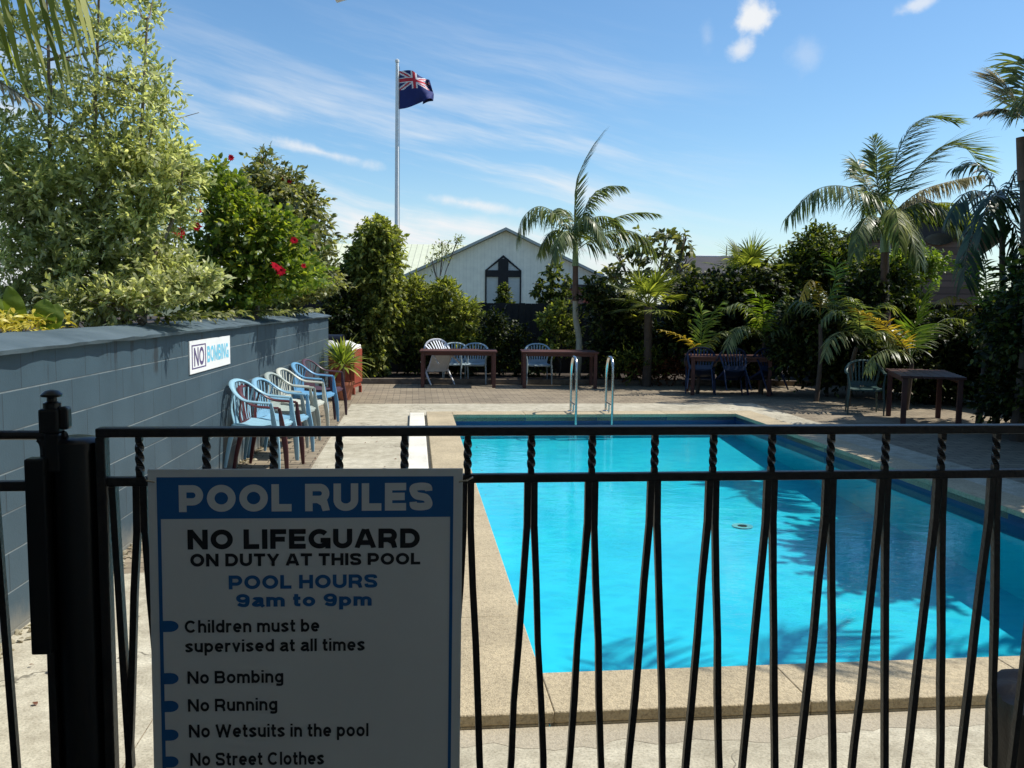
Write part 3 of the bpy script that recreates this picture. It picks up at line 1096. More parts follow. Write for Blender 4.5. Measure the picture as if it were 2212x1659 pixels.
# church hall
CY = 40.0
ap = P(1093, 499, CY)
cx0 = ap.x
apz = ap.z
hw, ev = 4.45, 2.0
hw2 = 4.45
slope = 0.47
root = empty('church_hall', (cx0, CY, 0), 0.0, 'pale church hall gable with dark cross window behind the fence', 'church')
mb = MB()
tri_prism(mb, [(-hw, 0), (hw2, 0), (hw2, apz - slope * hw2), (0, apz), (-hw, apz - slope * hw)], 0.0, 14.0)
mb.build('gable_wall', 'church', root)
M['churchroof'] = simple('grey_metal_roof', (0.40, 0.41, 0.38), 0.5, var=0.1, scale=2)
mb = MB()
for sx in (-1, 1):
    e = 4.75
    a = [(0, apz + 0.02), (sx * e, apz + 0.02 - slope * e), (sx * e, apz + 0.14 - slope * e), (0, apz + 0.14)]
    tri_prism(mb, a if sx > 0 else a[::-1], -0.35, 14.2)
mb.build('roof', 'churchroof', root)
k = CY / FPX
cw = 35.5 * k
z_ap, z_ev, z_bot = P(1088, 552, CY).z, P(1088, 584, CY).z, P(1088, 660, CY).z
wx = P(1087, 600, CY).x - cx0
fr = MB()
th = 0.07
yy = -0.05
fr.box((wx - cw - th, yy, z_bot), (wx - cw, yy + 0.1, z_ev))
fr.box((wx + cw, yy, z_bot), (wx + cw + th, yy + 0.1, z_ev))
for sx in (-1, 1):
    q = [(wx + sx * (cw + th), z_ev), (wx, z_ap + 0.02), (wx, z_ap - 0.10), (wx + sx * cw, z_ev - 0.02)]
    tri_prism(fr, q if sx < 0 else q[::-1], yy - 0.003, yy + 0.1)
win = fr.build('window', 'darkfence', root)
mb = MB()
tri_prism(mb, [(wx - cw, z_bot), (wx + cw, z_bot), (wx + cw, z_ev - 0.03), (wx, z_ap - 0.1), (wx - cw, z_ev - 0.03)], -0.02, -0.008)
M['paleglass'] = simple('pale_reflecting_glass', (0.42, 0.45, 0.44), 0.15, var=0.08)
mb.build('pane', 'paleglass', win)
cr = MB()
cr.box((wx - 0.23, -0.10, z_bot), (wx + 0.23, -0.03, z_ap - 0.15))
cr.box((wx - cw, -0.097, z_ev - 0.30), (wx - 0.231, -0.033, z_ev))
cr.box((wx + 0.231, -0.097, z_ev - 0.30), (wx + cw, -0.033, z_ev))
cr.build('cross', 'darkfence', win)

# long ivory roofed wing behind the church
p0, p1 = P(640, 525, 54), P(1100, 525, 54)
root = empty('hall_wing', (p0.x, 54, 0), 0.0, 'long hall with sunlit ivory corrugated roof behind the church', 'building')
L_ = p1.x - p0.x
zr = p0.z
mb = MB()
mb.add([(0, 0, zr), (L_, 0, zr), (L_, -6.5, zr - 3.0), (0, -6.5, zr - 3.0), (0, 0, zr - 0.15), (L_, 0, zr - 0.15), (L_, -6.5, zr - 3.15), (0, -6.5, zr - 3.15)],
       [(0, 3, 2, 1), (4, 5, 6, 7), (0, 1, 5, 4), (1, 2, 6, 5), (2, 3, 7, 6), (3, 0, 4, 7)])
mb.build('roof', 'ivory', root)
MB().box((0.3, -6.1, 0), (L_ - 0.3, -0.1, zr - 3.2)).build('wall', 'church', root)

# brick annex with flat fascia to the right of the church
a0, a1 = P(1222, 617, 37.5), P(1322, 617, 37.5)
root = empty('brick_annex', (a0.x, 37.5, 0), 0.0, 'red-brown brick annex with flat dark fascia right of the church', 'building')
MB().box((0, 0, 0), (a1.x - a0.x - 0.1, 2.3, a0.z - 0.12)).build('brick_wall', 'annex', root)
MB().box((-0.1, -0.25, a0.z - 0.12), (a1.x - a0.x + 0.1, 2.35, a0.z + 0.05)).build('fascia', 'roofdark', root)
wz = a0.z - 0.5
d_ = MB().box((0.75, -0.03, 0.2), (1.0, 0.01, a0.z - 0.16)).build('downpipe', 'redpaint', root)

# brown shingled house far right
HY = 24.0
h0 = P(1826, 521, HY)
hp = P(1930, 440, HY)
root = empty('shingled_house', (h0.x, HY, 0), 0.0, 'brown shingled house with dark steep gable roof behind the palms', 'house')
xr = hp.x - h0.x
zr, ze = hp.z, h0.z
wd = (P(2090, 520, HY).x - h0.x) * 1.08
root.rotation_euler.z = -0.42
mb = MB()
tri_prism(mb, [(0.5, 0), (wd - 0.3, 0), (wd - 0.3, ze + 0.0), (wd * 0.5, zr - 0.7), (0.5, ze + 0.0)], 0.0, 8.0)
wl = mb.build('shingle_wall', 'rooftile', root)
mb = MB()
tri_prism(mb, [(0, ze - 0.02), (wd * 0.5, zr - 0.12), (wd * 0.5, zr + 0.08), (-0.16, ze + 0.02)][::-1], -0.45, 8.3)
tri_prism(mb, [(wd * 0.5, zr - 0.12), (wd + 0.1, ze - 0.02), (wd + 0.26, ze + 0.02), (wd * 0.5, zr + 0.08)][::-1], -0.45, 8.3)
mb.build('roof', 'roofdark', root)
mb = MB()
tri_prism(mb, [(0.35, ze + 0.02), (wd - 0.35, ze + 0.02), (wd * 0.5, zr - 0.55)], -0.12, -0.005)
mb.build('dark_gable_board', 'roofdark', root)
wc = P(2008, 523, HY) - V(h0.x, HY, 0)
mb = MB()
ring = [(wc.x + 0.33 * math.cos(a), wc.z + 0.15 * math.sin(a)) for a in np.linspace(0, 2 * math.pi, 24, endpoint=False)]
tri_prism(mb, ring, -0.135, 0.0)
mb.build('oval_window', 'glassdark', root)

# small dark hip-roofed building
RY = 36.0
r0, r1 = P(1500, 546, RY), P(1662, 548, RY)
e0, e1 = P(1478, 590, RY), P(1690, 590, RY)
root = empty('hip_roof_house', (r0.x, RY, 0), 0.0, 'small house with dark hipped roof and white ridge above the hedge', 'house')
f_ = lambda p, dy: (p.x - r0.x, dy, p.z)
mb = MB()
mb.add([f_(r0, 2.4), f_(r1, 2.4), f_(e1, 0), f_(e0, 0), f_(e1, 4.8), f_(e0, 4.8)], [(0, 3, 2, 1), (0, 1, 4, 5), (1, 2, 4), (0, 5, 3), (2, 3, 5, 4)])
rf = mb.build('roof', 'roofdark', root)
mb = MB()
mb.tube([f_(r0, 2.4), f_(r1, 2.4)], 0.045, 6).tube([f_(r0, 2.4), f_(e0, 0)], 0.04, 6).tube([f_(r1, 2.4), f_(e1, 0)], 0.04, 6)
mb.build('ridge_cap', 'trimwhite', rf)
mb = MB()
for q in (r0, r1, P(1600, 546, RY)):
    MB().tube([f_(q, 2.4), (q.x - r0.x, 2.4, q.z + 0.45)], [0.03, 0.012], 6).build('finial', 'barkdark', rf)
MB().box((e0.x - r0.x + 0.3, 0.3, 0), (e1.x - r0.x - 0.3, 4.5, e0.z - 0.01)).build('wall', 'rooftile', root)

# parked car glimpsed over the rear fence
c0 = P(1318, 655, 33)
root = empty('parked_car', (c0.x, 33, 0), 0.0, 'white car parked beside the brick annex beyond the fence', 'car')
mb = MB()
side = [(0, 0.35), (4.2, 0.35), (4.25, 0.75), (4.0, 0.98), (3.2, 1.05), (2.6, 1.55), (1.0, 1.66), (0.15, 1.55), (-0.05, 1.0)]
tri_prism(mb, side, 0.0, 1.65)
mb.build('body', 'carwhite', root, bevel=0.06)
mb = MB()
tri_prism(mb, [(0.3, 1.06), (3.0, 1.06), (2.5, 1.47), (1.0, 1.56), (0.35, 1.48)], -0.012, 1.662)
mb.build('side_windows', 'glassdark', root)
for wx_ in (0.8, 3.3):
    for wy_ in (0.02, 1.45):
        MB().tube([(wx_, wy_ - 0.02, 0.32), (wx_, wy_ + 0.2, 0.32)], 0.32, 18).build('wheel', 'tyre', root, True)

# motel veranda over the camera: its roof keeps the gate and the sign in shade
root = empty('motel_veranda', (0, 0, 0), 0.0, 'timber veranda roof and wall of the motel behind the pool fence', 'veranda')
M['verandawall'] = simple('dark_rendered_wall', (0.50, 0.47, 0.43), 0.8)
M['bouncefloor'] = simple('bounce_floor_boards', (0.34, 0.29, 0.23), 0.8)
M['soffit'] = simple('grey_soffit', (0.75, 0.74, 0.72), 0.7)
MB().box((-7, -2.0, 0), (9, -1.8, 2.6)).build('wall', 'verandawall', root)
MB().box((-7, -1.79, 0.003), (9, 1.45, 0.02)).build('bounce_floor', 'bouncefloor', root)  # unseen floor, added to steer the light bounced onto the sign
mb = MB()
mb.add([(-7, -2.1, 2.95), (9, -2.1, 2.95), (9, 2.62, 2.66), (-7, 2.13, 2.66), (-7, -2.1, 3.05), (9, -2.1, 3.05), (9, 2.62, 2.76), (-7, 2.13, 2.76)],
       [(0, 1, 2, 3), (4, 7, 6, 5), (0, 4, 5, 1), (1, 5, 6, 2), (2, 6, 7, 3), (3, 7, 4, 0)])
mb.build('roof', 'soffit', root)
rt = P(727, 8, 2.36)
rt2 = P(766, -4, 2.36)
mb = MB()
mb.hexa([(rt.x, 2.0, rt.z), (rt2.x, 2.0, rt2.z), (rt2.x, 2.36, rt2.z), (rt.x, 2.36, rt.z)], [(rt.x, 2.0, 2.66), (rt2.x + 0.01, 2.0, 2.66), (rt2.x + 0.01, 2.36, 2.66), (rt.x, 2.36, 2.66)])
mb.build('rafter_bracket', 'soffit', root, bevel=0.004)
for x_ in (-6.8, 8.8):
    MB().box((x_ - 0.05, 1.75, 0), (x_ + 0.05, 1.85, 2.68)).build('veranda_post', 'soffit', root)

# flagpole and flag
FY = 24.0
ft, fb = P(858, 136, FY), P(857, 500, FY)
root = empty('flagpole', (fb.x, FY, 0), 0.0, 'tall white flagpole rising behind the columnar shrub', 'flagpole')
mb = MB().tube([(0, 0, 0), (0, 0, 4.0), (ft.x - fb.x, 0, ft.z)], [0.06, 0.055, 0.042], 10)
pole = mb.build('pole', 'white', root, True)
MB().lathe([(0.02, 0), (0.055, 0.02), (0.055, 0.08), (0.02, 0.10)], 10, at=(ft.x - fb.x, 0, ft.z)).build('truck_cap', 'white', root, True)
mb = MB().tube([(0.07, -0.03, 1.2), (ft.x - fb.x + 0.065, -0.03, ft.z - 0.1)], 0.006, 5)
mb.build('halyard', 'bark', root)
# flag: blue ensign, wind curls the fly back on itself
fz1, fz0 = P(858, 154, FY).z, P(858, 236, FY).z
FH = fz1 - fz0
FL_ = FH * 1.75
nu, nv = 84, 44
mb = MB()
def union(a, b):
    """a,b in 0..1 of the canton; returns material index"""
    X, Y = a * 2 - 1, b * 2 - 1
    if abs(X) < 0.11 or abs(Y) < 0.16:
        return 2
    if abs(X) < 0.19 or abs(Y) < 0.28:
        return 1
    d = min(abs(X - Y), abs(X + Y)) / 1.414
    if d < 0.07:
        return 2
    if d < 0.19:
        return 1
    return 0
stars = [(0.75, 0.83, 0.05), (0.64, 0.56, 0.05), (0.86, 0.62, 0.045), (0.75, 0.22, 0.06)]
for i in range(nu + 1):
    for j in range(nv + 1):
        s, t_ = i / nu, j / nv
        fold = max(0.0, s - 0.42)
        xx = FL_ * (min(s, 0.42) + 0.09 * math.sin(fold * 7)) * (1.0 - 0.06 * t_)
        sv = min(1.0, xx / (FL_ * 0.5))
        dy = (0.13 * math.sin(s * 11 + t_ * 2.6) + 0.05 * math.sin(s * 21 - t_ * 5)) * min(1, s * 2.2) + 0.45 * FH * fold * (1.0 + 0.4 * math.sin(3 * t_)) * 1.2
        zz = fz0 + FH * (t_ + 0.30 * sv ** 1.3 * (1 - t_) - 0.42 * max(0.0, sv - 0.45) * t_ + 0.02 * math.sin(s * 13) * t_)
        xx += 0.10 * FH * sv * (0.5 - abs(t_ - 0.35))
        mb.v.append((xx, dy, zz))
for i in range(nu):
    for j in range(nv):
        b_ = i * (nv + 1) + j
        mb.f.append((b_, b_ + nv + 1, b_ + nv + 2, b_ + 1))
        s, t_ = (i + 0.5) / nu, (j + 0.5) / nv
        mi = 0
        if s < 0.5 and t_ > 0.5:
            mi = union(s * 2, t_ * 2 - 1)
        else:
            for (sx_, sy_, sr) in stars:
                r_ = math.hypot((s - sx_) * 1.75, t_ - sy_)
                if r_ < sr * 0.7:
                    mi = 2
                elif r_ < sr:
                    mi = 1
        mb.m.append(mi)
o = mb.build('flag', ['flagblue', 'flagwhite', 'flagred'], None, True, loc=(fb.x + 0.06, FY, 0))
tag(o, 'blue ensign flag with a union canton and red stars, curling in the wind', 'flag')

# ================================================================== FENCE, GATE, SIGN
FD, FS = 1.75, 0.10
E1 = V(1, FS, 0).normalized()
EN = V(-FS, 1, 0).normalized()      # away from the camera
FROT = math.atan2(FS, 1)


def Fp(px, py, off=0.0):
    """point on the fence plane (off metres beyond it) seen at px,py"""
    d = ray(px, py)
    o_ = V(0, 0, CAM_H)
    q = V(0, FD, 0) + EN * off
    t = (q - o_).dot(EN) / d.dot(EN)
    return o_ + d * t


def bar(mb, a, b, w=0.016, t=0.016):
    """square bar between points a and b lying in the fence plane"""
    a, b = V(*a), V(*b)
    d = (b - a).normalized()
    s = d.cross(EN).normalized() * (w / 2)
    n = EN * (t / 2)
    mb.hexa([a - s - n, a + s - n, a + s + n, a - s + n], [b - s - n, b + s - n, b + s + n, b - s + n])


def bent_bar(mb, a, b, w, rg):
    """hand-forged bar: square section wandering a millimetre or so off the straight line"""
    a, b = V(*a), V(*b)
    n = 9
    d = (b - a).normalized()
    s0 = d.cross(EN).normalized()
    base = len(mb.v)
    for i in range(n + 1):
        f = i / n
        p = a.lerp(b, f) + s0 * ((rg.uniform(-1, 1) * 0.0011 if 0 < i < n else 0) + 0.003 * math.sin(f * math.pi) * rg.choice((-1, 1)) * 0.3)
        ww = w * rg.uniform(0.94, 1.06) / 2
        for sx_, sy_ in ((-1, -1), (1, -1), (1, 1), (-1, 1)):
            mb.v.append(tuple(p + s0 * (sx_ * ww) + EN * (sy_ * ww)))
    for i in range(n):
        for k in range(4):
            k2 = (k + 1) % 4
            mb.f.append((base + i * 4 + k, base + i * 4 + k2, base + (i + 1) * 4 + k2, base + (i + 1) * 4 + k))
            mb.m.append(0)
    mb.f.append(tuple(base + n * 4 + k for k in range(4)))
    mb.m.append(0)


def twisted(mb, a, b, w, turns):
    a, b = V(*a), V(*b)
    d = (b - a).normalized()
    s0 = d.cross(EN).normalized()
    n = 16
    base = len(mb.v)
    for i in range(n + 1):
        p = a.lerp(b, i / n)
        th = 2 * math.pi * turns * min(1, max(0, (i / n - 0.12) / 0.76)) + math.pi / 4
        for k in range(4):
            an = th + k * math.pi / 2
            mb.v.append(tuple(p + (s0 * math.cos(an) + EN * math.sin(an)) * w * 0.707))
    for i in range(n):
        for k in range(4):
            k2 = (k + 1) % 4
            mb.f.append((base + i * 4 + k, base + i * 4 + k2, base + (i + 1) * 4 + k2, base + (i + 1) * 4 + k))
            mb.m.append(0)


fo = Fp(215, 933)
root = empty('pool_fence', (fo.x, fo.y, 0), 0, 'black steel pool fence panel with paired V-shaped pickets right of the post', 'fence')
RB = V(fo.x, fo.y, 0)
Rl = lambda p: p - RB
zt = Fp(1106, 930).z
zm = Fp(1106, 1032).z
zb = 0.12
xr_end = 3.1


def fx(s, z):
    """point on the fence plane with x=s"""
    return V(s, FD + FS * s, z)


x_l = Fp(222, 990).x
mb = MB()
bar(mb, Rl(fx(x_l - 0.008, zt)), Rl(fx(xr_end, zt)), 0.018, 0.03)
mb.build('top_rail', 'blackmetal', root, bevel=0.003)
mb = MB()
bar(mb, Rl(fx(x_l - 0.008, zm)), Rl(fx(xr_end, zm)), 0.018, 0.018)
mb.build('mid_rail', 'blackmetal', root, bevel=0.003)
mb = MB()
bar(mb, Rl(fx(x_l - 0.005, zb)), Rl(fx(xr_end, zb)), 0.018, 0.018)
mb.build('bottom_rail', 'blackmetal', root, bevel=0.003)
mb = MB()
bar(mb, Rl(fx(x_l, zt - 0.008)), Rl(fx(x_l, zb)), 0.018, 0.03)
mb.build('stile', 'blackmetal', root, bevel=0.003)
xs = [Fp(px, 1030).x for px in (303, 447, 592, 733, 874, 1010, 1147, 1278, 1413, 1539, 1665, 1792, 1910, 2031, 2148)]
while xs[-1] < xr_end - 0.15:
    xs.append(xs[-1] + 0.121)
rngp = random.Random(4)
for i, s in enumerate(xs):
    mb = MB()
    twisted(mb, Rl(fx(s, zt - 0.008)), Rl(fx(s, zm + 0.008)), 0.0122, 0.75)
    mb.build('short_bar', 'blackmetal', root)
    # a pair of square bars welded together under the rail, parting downwards
    w = 0.0130
    for sg, sp_ in ((-1, 0.074), (1, 0.062)):
        a = fx(s + sg * 0.0068, zm - 0.008)
        a2 = fx(s + sg * 0.0074 + rngp.uniform(-.001, .001), zm - 0.10)
        b2 = fx(s + sg * sp_ + rngp.uniform(-.004, .004), zb + 0.008)
        mb = MB()
        bar(mb, Rl(a), Rl(a2), w, w)
        bent_bar(mb, Rl(a2), Rl(b2), w, rngp)
        mb.build('picket', 'blackmetal', root)
# first single bars left of the sign
for px0, px1 in ((245, 283),):
    mb = MB()
    bar(mb, Rl(Fp(px0, 1050)), Rl(Fp(px1, 1659)), 0.0125, 0.02)
    mb.build('picket', 'blackmetal', root)

# gate post: round pipe with a domed cap
pc = Fp(165, 955, 0.02)
root = empty('fence_post', (pc.x, pc.y, 0), 0, 'thick black round steel post between the gate and the fence', 'post')
MB().lathe([(0.044, 0.0), (0.044, pc.z - 0.008)], 28).build('pipe', 'black', root, True)
MB().lathe([(0.047, pc.z - 0.012), (0.047, pc.z + 0.002), (0.040, pc.z + 0.008), (0.022, pc.z + 0.012), (0.0015, pc.z + 0.013)], 28).build('cap', 'black', root, True)

# gate on the left
g0 = Fp(0, 937)
root = empty('pool_gate', (g0.x, g0.y, 0), 0, 'black steel pool gate with child-proof latch left of the post', 'gate')
RB2 = V(g0.x, g0.y, 0)
Gl = lambda p: p - RB2
zg = Fp(40, 940).z
zgm = Fp(40, 1049).z
xg0, xg1 = g0.x - 0.95, Fp(95, 950).x
mb = MB()
pts = [fx(xg0, zg), fx(xg1 - 0.04, zg), fx(xg1 - 0.012, zg - 0.004), fx(xg1, zg - 0.02), fx(xg1, zg - 0.06)]
mb.tube([Gl(p) for p in spline(pts, 5)], 0.009, 8)
mb.build('top_rail', 'blackmetal', root, True)
mb = MB()
bar(mb, Gl(fx(xg0, zgm)), Gl(fx(Fp(70, 1050).x, zgm)), 0.019, 0.018)
mb.build('mid_rail', 'blackmetal', root, bevel=0.002)
mb = MB()
bar(mb, Gl(fx(xg0, zb)), Gl(fx(Fp(110, 1100).x, zb)), 0.018, 0.018)
mb.build('bottom_rail', 'blackmetal', root, bevel=0.002)
mb = MB()
a = Fp(98, 985)
bar(mb, Gl(fx(a.x, zg - 0.045)), Gl(fx(a.x, zb)), 0.016, 0.02)
mb.build('stile', 'blackmetal', root, bevel=0.002)
for s0 in np.arange(0.10, 1.0, 0.121):
    s = a.x - s0
    for sg, sp_ in ((-1, 0.055), (1, 0.045)):
        mb = MB()
        bar(mb, Gl(fx(s + sg * 0.006, zgm - 0.01)), Gl(fx(s + sg * sp_, zb)), 0.0125, 0.0125)
        mb.build('picket', 'blackmetal', root)
# latch: tall housing down the stile, moulded head and pull knob on top
lt = MB()
q0, q1 = Fp(66, 985), Fp(104, 1400)
c_l = Fp(92, 1190, -0.02)
R3 = Matrix.Translation(Gl(V(c_l.x, c_l.y, 0))) @ Matrix.Rotation(FROT, 4, 'Z')
lt.box((-0.022, -0.016, q1.z), (0.016, 0.016, q0.z), 0, R3)
lat = lt.build('latch', 'black', root, bevel=0.004)
c_h = Fp(118, 900, -0.01)
R4 = Matrix.Translation(Gl(V(c_h.x, c_h.y, 0))) @ Matrix.Rotation(FROT, 4, 'Z')
zh0, zh1 = Fp(118, 950).z, Fp(118, 880).z
lh = MB()
lh.box((-0.024, -0.018, zh0 + 0.015), (0.013, 0.018, zh1), 0, R4)
lh.box((0.010, -0.012, zh0 + 0.022), (0.028, 0.012, zh1 + 0.003), 0, R4)
lh.box((-0.018, -0.012, zh0 - 0.06), (0.012, 0.012, zh0 + 0.016), 0, R4)
lh.build('latch_head', 'black', lat, bevel=0.005)
ck = Gl(V(c_h.x, c_h.y, zh1)) + V(-0.004, 0, 0)
kn = MB().lathe([(0.016, -0.002), (0.016, 0.010), (0.009, 0.013), (0.009, 0.020), (0.019, 0.022), (0.020, 0.026), (0.012, 0.033), (0.002, 0.035)], 20, at=tuple(ck))
kn.build('pull_knob', 'black', lat, True)
mb = MB()
bar(mb, Gl(Fp(112, 1395, -0.01)), Gl(Fp(127, 1700, -0.01)), 0.012, 0.012)
mb.build('lower_rod', 'blackmetal', root)

# pool rules sign wired to the fence
SO = -0.016
TL, TR = Fp(318, 1014, SO), Fp(1000, 1012, SO)
root = empty('pool_rules_sign', TL, 0, 'large white and blue pool rules board hung on the black fence', 'sign')
sx_ax = (TR - TL).normalized()
sz_ax = (V(0, 0, 1) - sx_ax * sx_ax.z).normalized()
sn = sx_ax.cross(sz_ax).normalized()       # sx × sz = -y-ish → towards the camera?
if sn.y > 0:
    sn = -sn
SW, SH = (TR - TL).length, 0.93


def sl2(px, py):
    """pixel on the sign face -> (u right, v down) in metres"""
    d = ray(px, py)
    o_ = V(0, 0, CAM_H)
    nrm = sn
    t = (TL - o_).dot(nrm) / d.dot(nrm)
    q = o_ + d * t - TL
    return q.dot(sx_ax), -q.dot(sz_ax)


def sign_slab(mb, u0, v0, u1, v1, n0, n1, mi=0):
    f = lambda u_, v_, n_: sx_ax * u_ - sz_ax * v_ + sn * n_
    mb.hexa([f(u0, v1, n0), f(u1, v1, n0), f(u1, v1, n1), f(u0, v1, n1)], [f(u0, v0, n0), f(u1, v0, n0), f(u1, v0, n1), f(u0, v0, n1)], mi)


mb = MB()
sign_slab(mb, 0, 0, SW, SH, -0.004, 0.0)
mb.build('board', 'signwhite', root, bevel=0.0012)
mb = MB()
u0, v0 = sl2(338, 1031)
u1, v1 = sl2(979, 1116)
sign_slab(mb, u0, v0, u1, v1, 0.0002, 0.0006)
bl0, _ = sl2(346, 1117)
bl1, _ = sl2(353, 1117)
br0, _ = sl2(970, 1117)
br1, _ = sl2(979, 1117)
sign_slab(mb, u0, v1, u0 + (bl1 - bl0) * 1.1, SH - 0.03, 0.0002, 0.0006)
sign_slab(mb, u1 - (br1 - br0) * 0.75, v1, u1, SH - 0.03, 0.0002, 0.0006)
sign_slab(mb, u0 + (bl1 - bl0) * 1.1, SH - 0.036, u1 - (br1 - br0) * 0.75, SH - 0.03, 0.0002, 0.0006)
mb.build('blue_border', 'signblue', root)

BX = Matrix((sx_ax.to_4d(), sz_ax.to_4d(), sn.to_4d(), (0, 0, 0, 1))).transposed()
for r_ in range(3):
    BX[r_][3] = 0
BX[3][0] = BX[3][1] = BX[3][2] = 0


def arc(cx, cy, rx, ry, a0, a1, n=14):
    return [(cx + rx * math.cos(math.radians(a0 + (a1 - a0) * k / n)), cy + ry * math.sin(math.radians(a0 + (a1 - a0) * k / n))) for k in range(n + 1)]


def sp2(pts, n=6):
    return [(q.x, q.y) for q in spline([(a_, b_, 0) for a_, b_ in pts], n)]


def glyph(c, t):
    """drawn letter: width and centre-line strokes for a heavy wide grotesque; t is the stroke width"""
    h = t / 2
    X = 0.76
    def bowl(l, r, lo, hi):
        ry = (hi - lo) / 2
        rx = min(ry, (r - l) * 0.55)
        return [(l, hi)] + arc(r - rx, (lo + hi) / 2, rx, ry, 90, -90) + [(l, lo)]
    if c in 'OQ0':
        w = 1.02
        return w, [arc(w / 2, 0.5, w / 2 - h, 0.5 - h, 0, 360, 32)]
    if c == 'C':
        w = 0.98
        return w, [arc(w / 2, 0.5, w / 2 - h, 0.5 - h, 40, 320, 26)]
    if c == 'G':
        w = 1.02
        return w, [arc(w / 2, 0.5, w / 2 - h, 0.5 - h, 42, 325, 26), [(w * 0.55, 0.42), (w - h * 0.9, 0.42), (w - h * 0.9, 0.0)]]
    if c == 'P':
        w = 0.86
        return w, [[(h, 0), (h, 1)], bowl(h, w - h, 0.38, 1 - h)]
    if c == 'R':
        w = 0.90
        return w, [[(h, 0), (h, 1)], bowl(h, w - h - 0.02, 0.43, 1 - h), [(w * 0.52, 0.43), (w - h - 0.08, 0.30), (w - h, 0.0)]]
    if c == 'B':
        w = 0.88
        return w, [[(h, 0), (h, 1)], bowl(h, w - h - 0.04, 0.52, 1 - h), bowl(h, w - h, h, 0.52)]
    if c == 'D':
        w = 0.94
        return w, [[(h, 0), (h, 1)], bowl(h, w - h, h, 1 - h)]
    if c == 'L':
        return 0.72, [[(h, 1), (h, h), (0.72, h)]]
    if c == 'E':
        return 0.78, [[(0.78, 1 - h), (h, 1 - h), (h, h), (0.78, h)], [(h, 0.51), (0.73, 0.51)]]
    if c == 'F':
        return 0.74, [[(0.74, 1 - h), (h, 1 - h), (h, 0)], [(h, 0.49), (0.68, 0.49)]]
    if c == 'I':
        return t, [[(h, 0), (h, 1)]]
    if c == 'T':
        return 0.84, [[(0, 1 - h), (0.84, 1 - h)], [(0.42, 1 - h), (0.42, 0)]]
    if c == 'H':
        w = 0.90
        return w, [[(h, 0), (h, 1)], [(w - h, 0), (w - h, 1)], [(h, 0.51), (w - h, 0.51)]]
    if c == 'M':
        w = 1.08
        return w, [[(h, 0), (h, 1)], [(w - h, 0), (w - h, 1)], [(h, 1 - h * .3), (w / 2 + t * .1, 0.1)], [(w - h, 1 - h * .3), (w / 2 - t * .1, 0.1)]]
    if c == 'N':
        w = 0.92
        return w, [[(h, 0), (h, 1)], [(w - h, 0), (w - h, 1)], [(h * 1.1, 1 - h * 0.4), (w - h * 1.1, h * 0.4)]]
    if c == 'W':
        w = 1.35
        k_ = t * 0.15
        return w, [[(h * .8, 1), (w * .27 + k_, 0)], [(w * .27 - k_, 0), (w * .5 + k_, 1)], [(w * .5 - k_, 1), (w * .73 + k_, 0)], [(w * .73 - k_, 0), (w - h * .8, 1)]]
    if c == 'A':
        w = 0.98
        return w, [[(h * .75, 0), (w / 2 - h * .35, 1)], [(w - h * .75, 0), (w / 2 + h * .35, 1)], [(w * .25, 0.29), (w * .75, 0.29)]]
    if c == 'Y':
        w = 0.92
        return w, [[(h * .8, 1), (w / 2, 0.40)], [(w - h * .8, 1), (w / 2, 0.40)], [(w / 2, 0.46), (w / 2, 0)]]
    if c == 'U':
        w = 0.90
        r_ = w / 2 - h
        return w, [[(h, 1)] + arc(w / 2, r_ * 0.85 + h, r_, r_ * 0.85, 180, 360, 16) + [(w - h, 1)]]
    if c == 'S':
        w = 0.84
        return w, [sp2([(w - h, 0.70), (w * .80, 1 - h * 1.25), (w * .5, 1 - h), (w * .2, 1 - h * 1.3), (h, 0.71), (w * .3, 0.54), (w * .7, 0.46), (w - h, 0.29), (w * .8, h * 1.3), (w * .5, h), (w * .2, h * 1.25), (h, 0.31)])]
    if c == '9':
        w = 0.78
        return w, [arc(w / 2, 0.66, w / 2 - h, 0.34 - h, 0, 360, 26), sp2([(w - h, 0.66), (w - h, 0.40), (w * .74, h * 1.15), (w * .42, h), (h, 0.24)])]
    rx = 0.33
    ring = lambda cx: arc(cx, X / 2, rx - h + 0.02, X / 2 - h, 0, 360, 26)
    if c == 'o':
        w = 0.74
        return w, [arc(w / 2, X / 2, w / 2 - h, X / 2 - h, 0, 360, 26)]
    if c in 'bdpgq':
        w = 0.72
        cx = w / 2
        st_ = {'b': [[(h, 1.02), (h, 0)]], 'd': [[(w - h, 1.02), (w - h, 0)]], 'p': [[(h, X), (h, -0.28)]],
               'g': [[(w - h, X)] + sp2([(w - h, 0.05), (w - h - .03, -0.13), (w * .5, -0.27 + h), (h * 1.2, -0.14)])]}[c]
        return w, st_ + [arc(cx, X / 2, w / 2 - h, X / 2 - h, 0, 360, 26)]
    if c == 'e':
        w = 0.72
        return w, [arc(w / 2, X / 2, w / 2 - h, X / 2 - h, 0, 318, 24), [(h, X / 2 - 0.005), (w - h * 0.3, X / 2 - 0.005)]]
    if c == 'a':
        w = 0.70
        return w, [sp2([(h * 1.2, 0.55), (w * .28, X - h * 1.1), (w * .52, X - h), (w - h - .05, 0.62), (w - h - .03, 0.45)]) + [(w - h - .03, 0.16), (w - h * .2, 0)],
                   sp2([(w - h - .04, 0.43), (w * .45, 0.41), (h, 0.21), (w * .36, h), (w - h - .06, 0.17)])]
    if c in 'nhu':
        w = 0.68
        r_ = w / 2 - h
        ar = arc(w / 2, X - h - r_ * .9, r_, r_ * .9, 180, 0, 14)
        if c == 'u':
            return w, [[(w - a_, X - b_) for a_, b_ in [(h, 0)] + ar + [(w - h, 0)]], [(w - h, X), (w - h, 0)]]
        return w, [[(h, 1.02 if c == 'h' else X), (h, 0)], ar + [(w - h, 0)]]
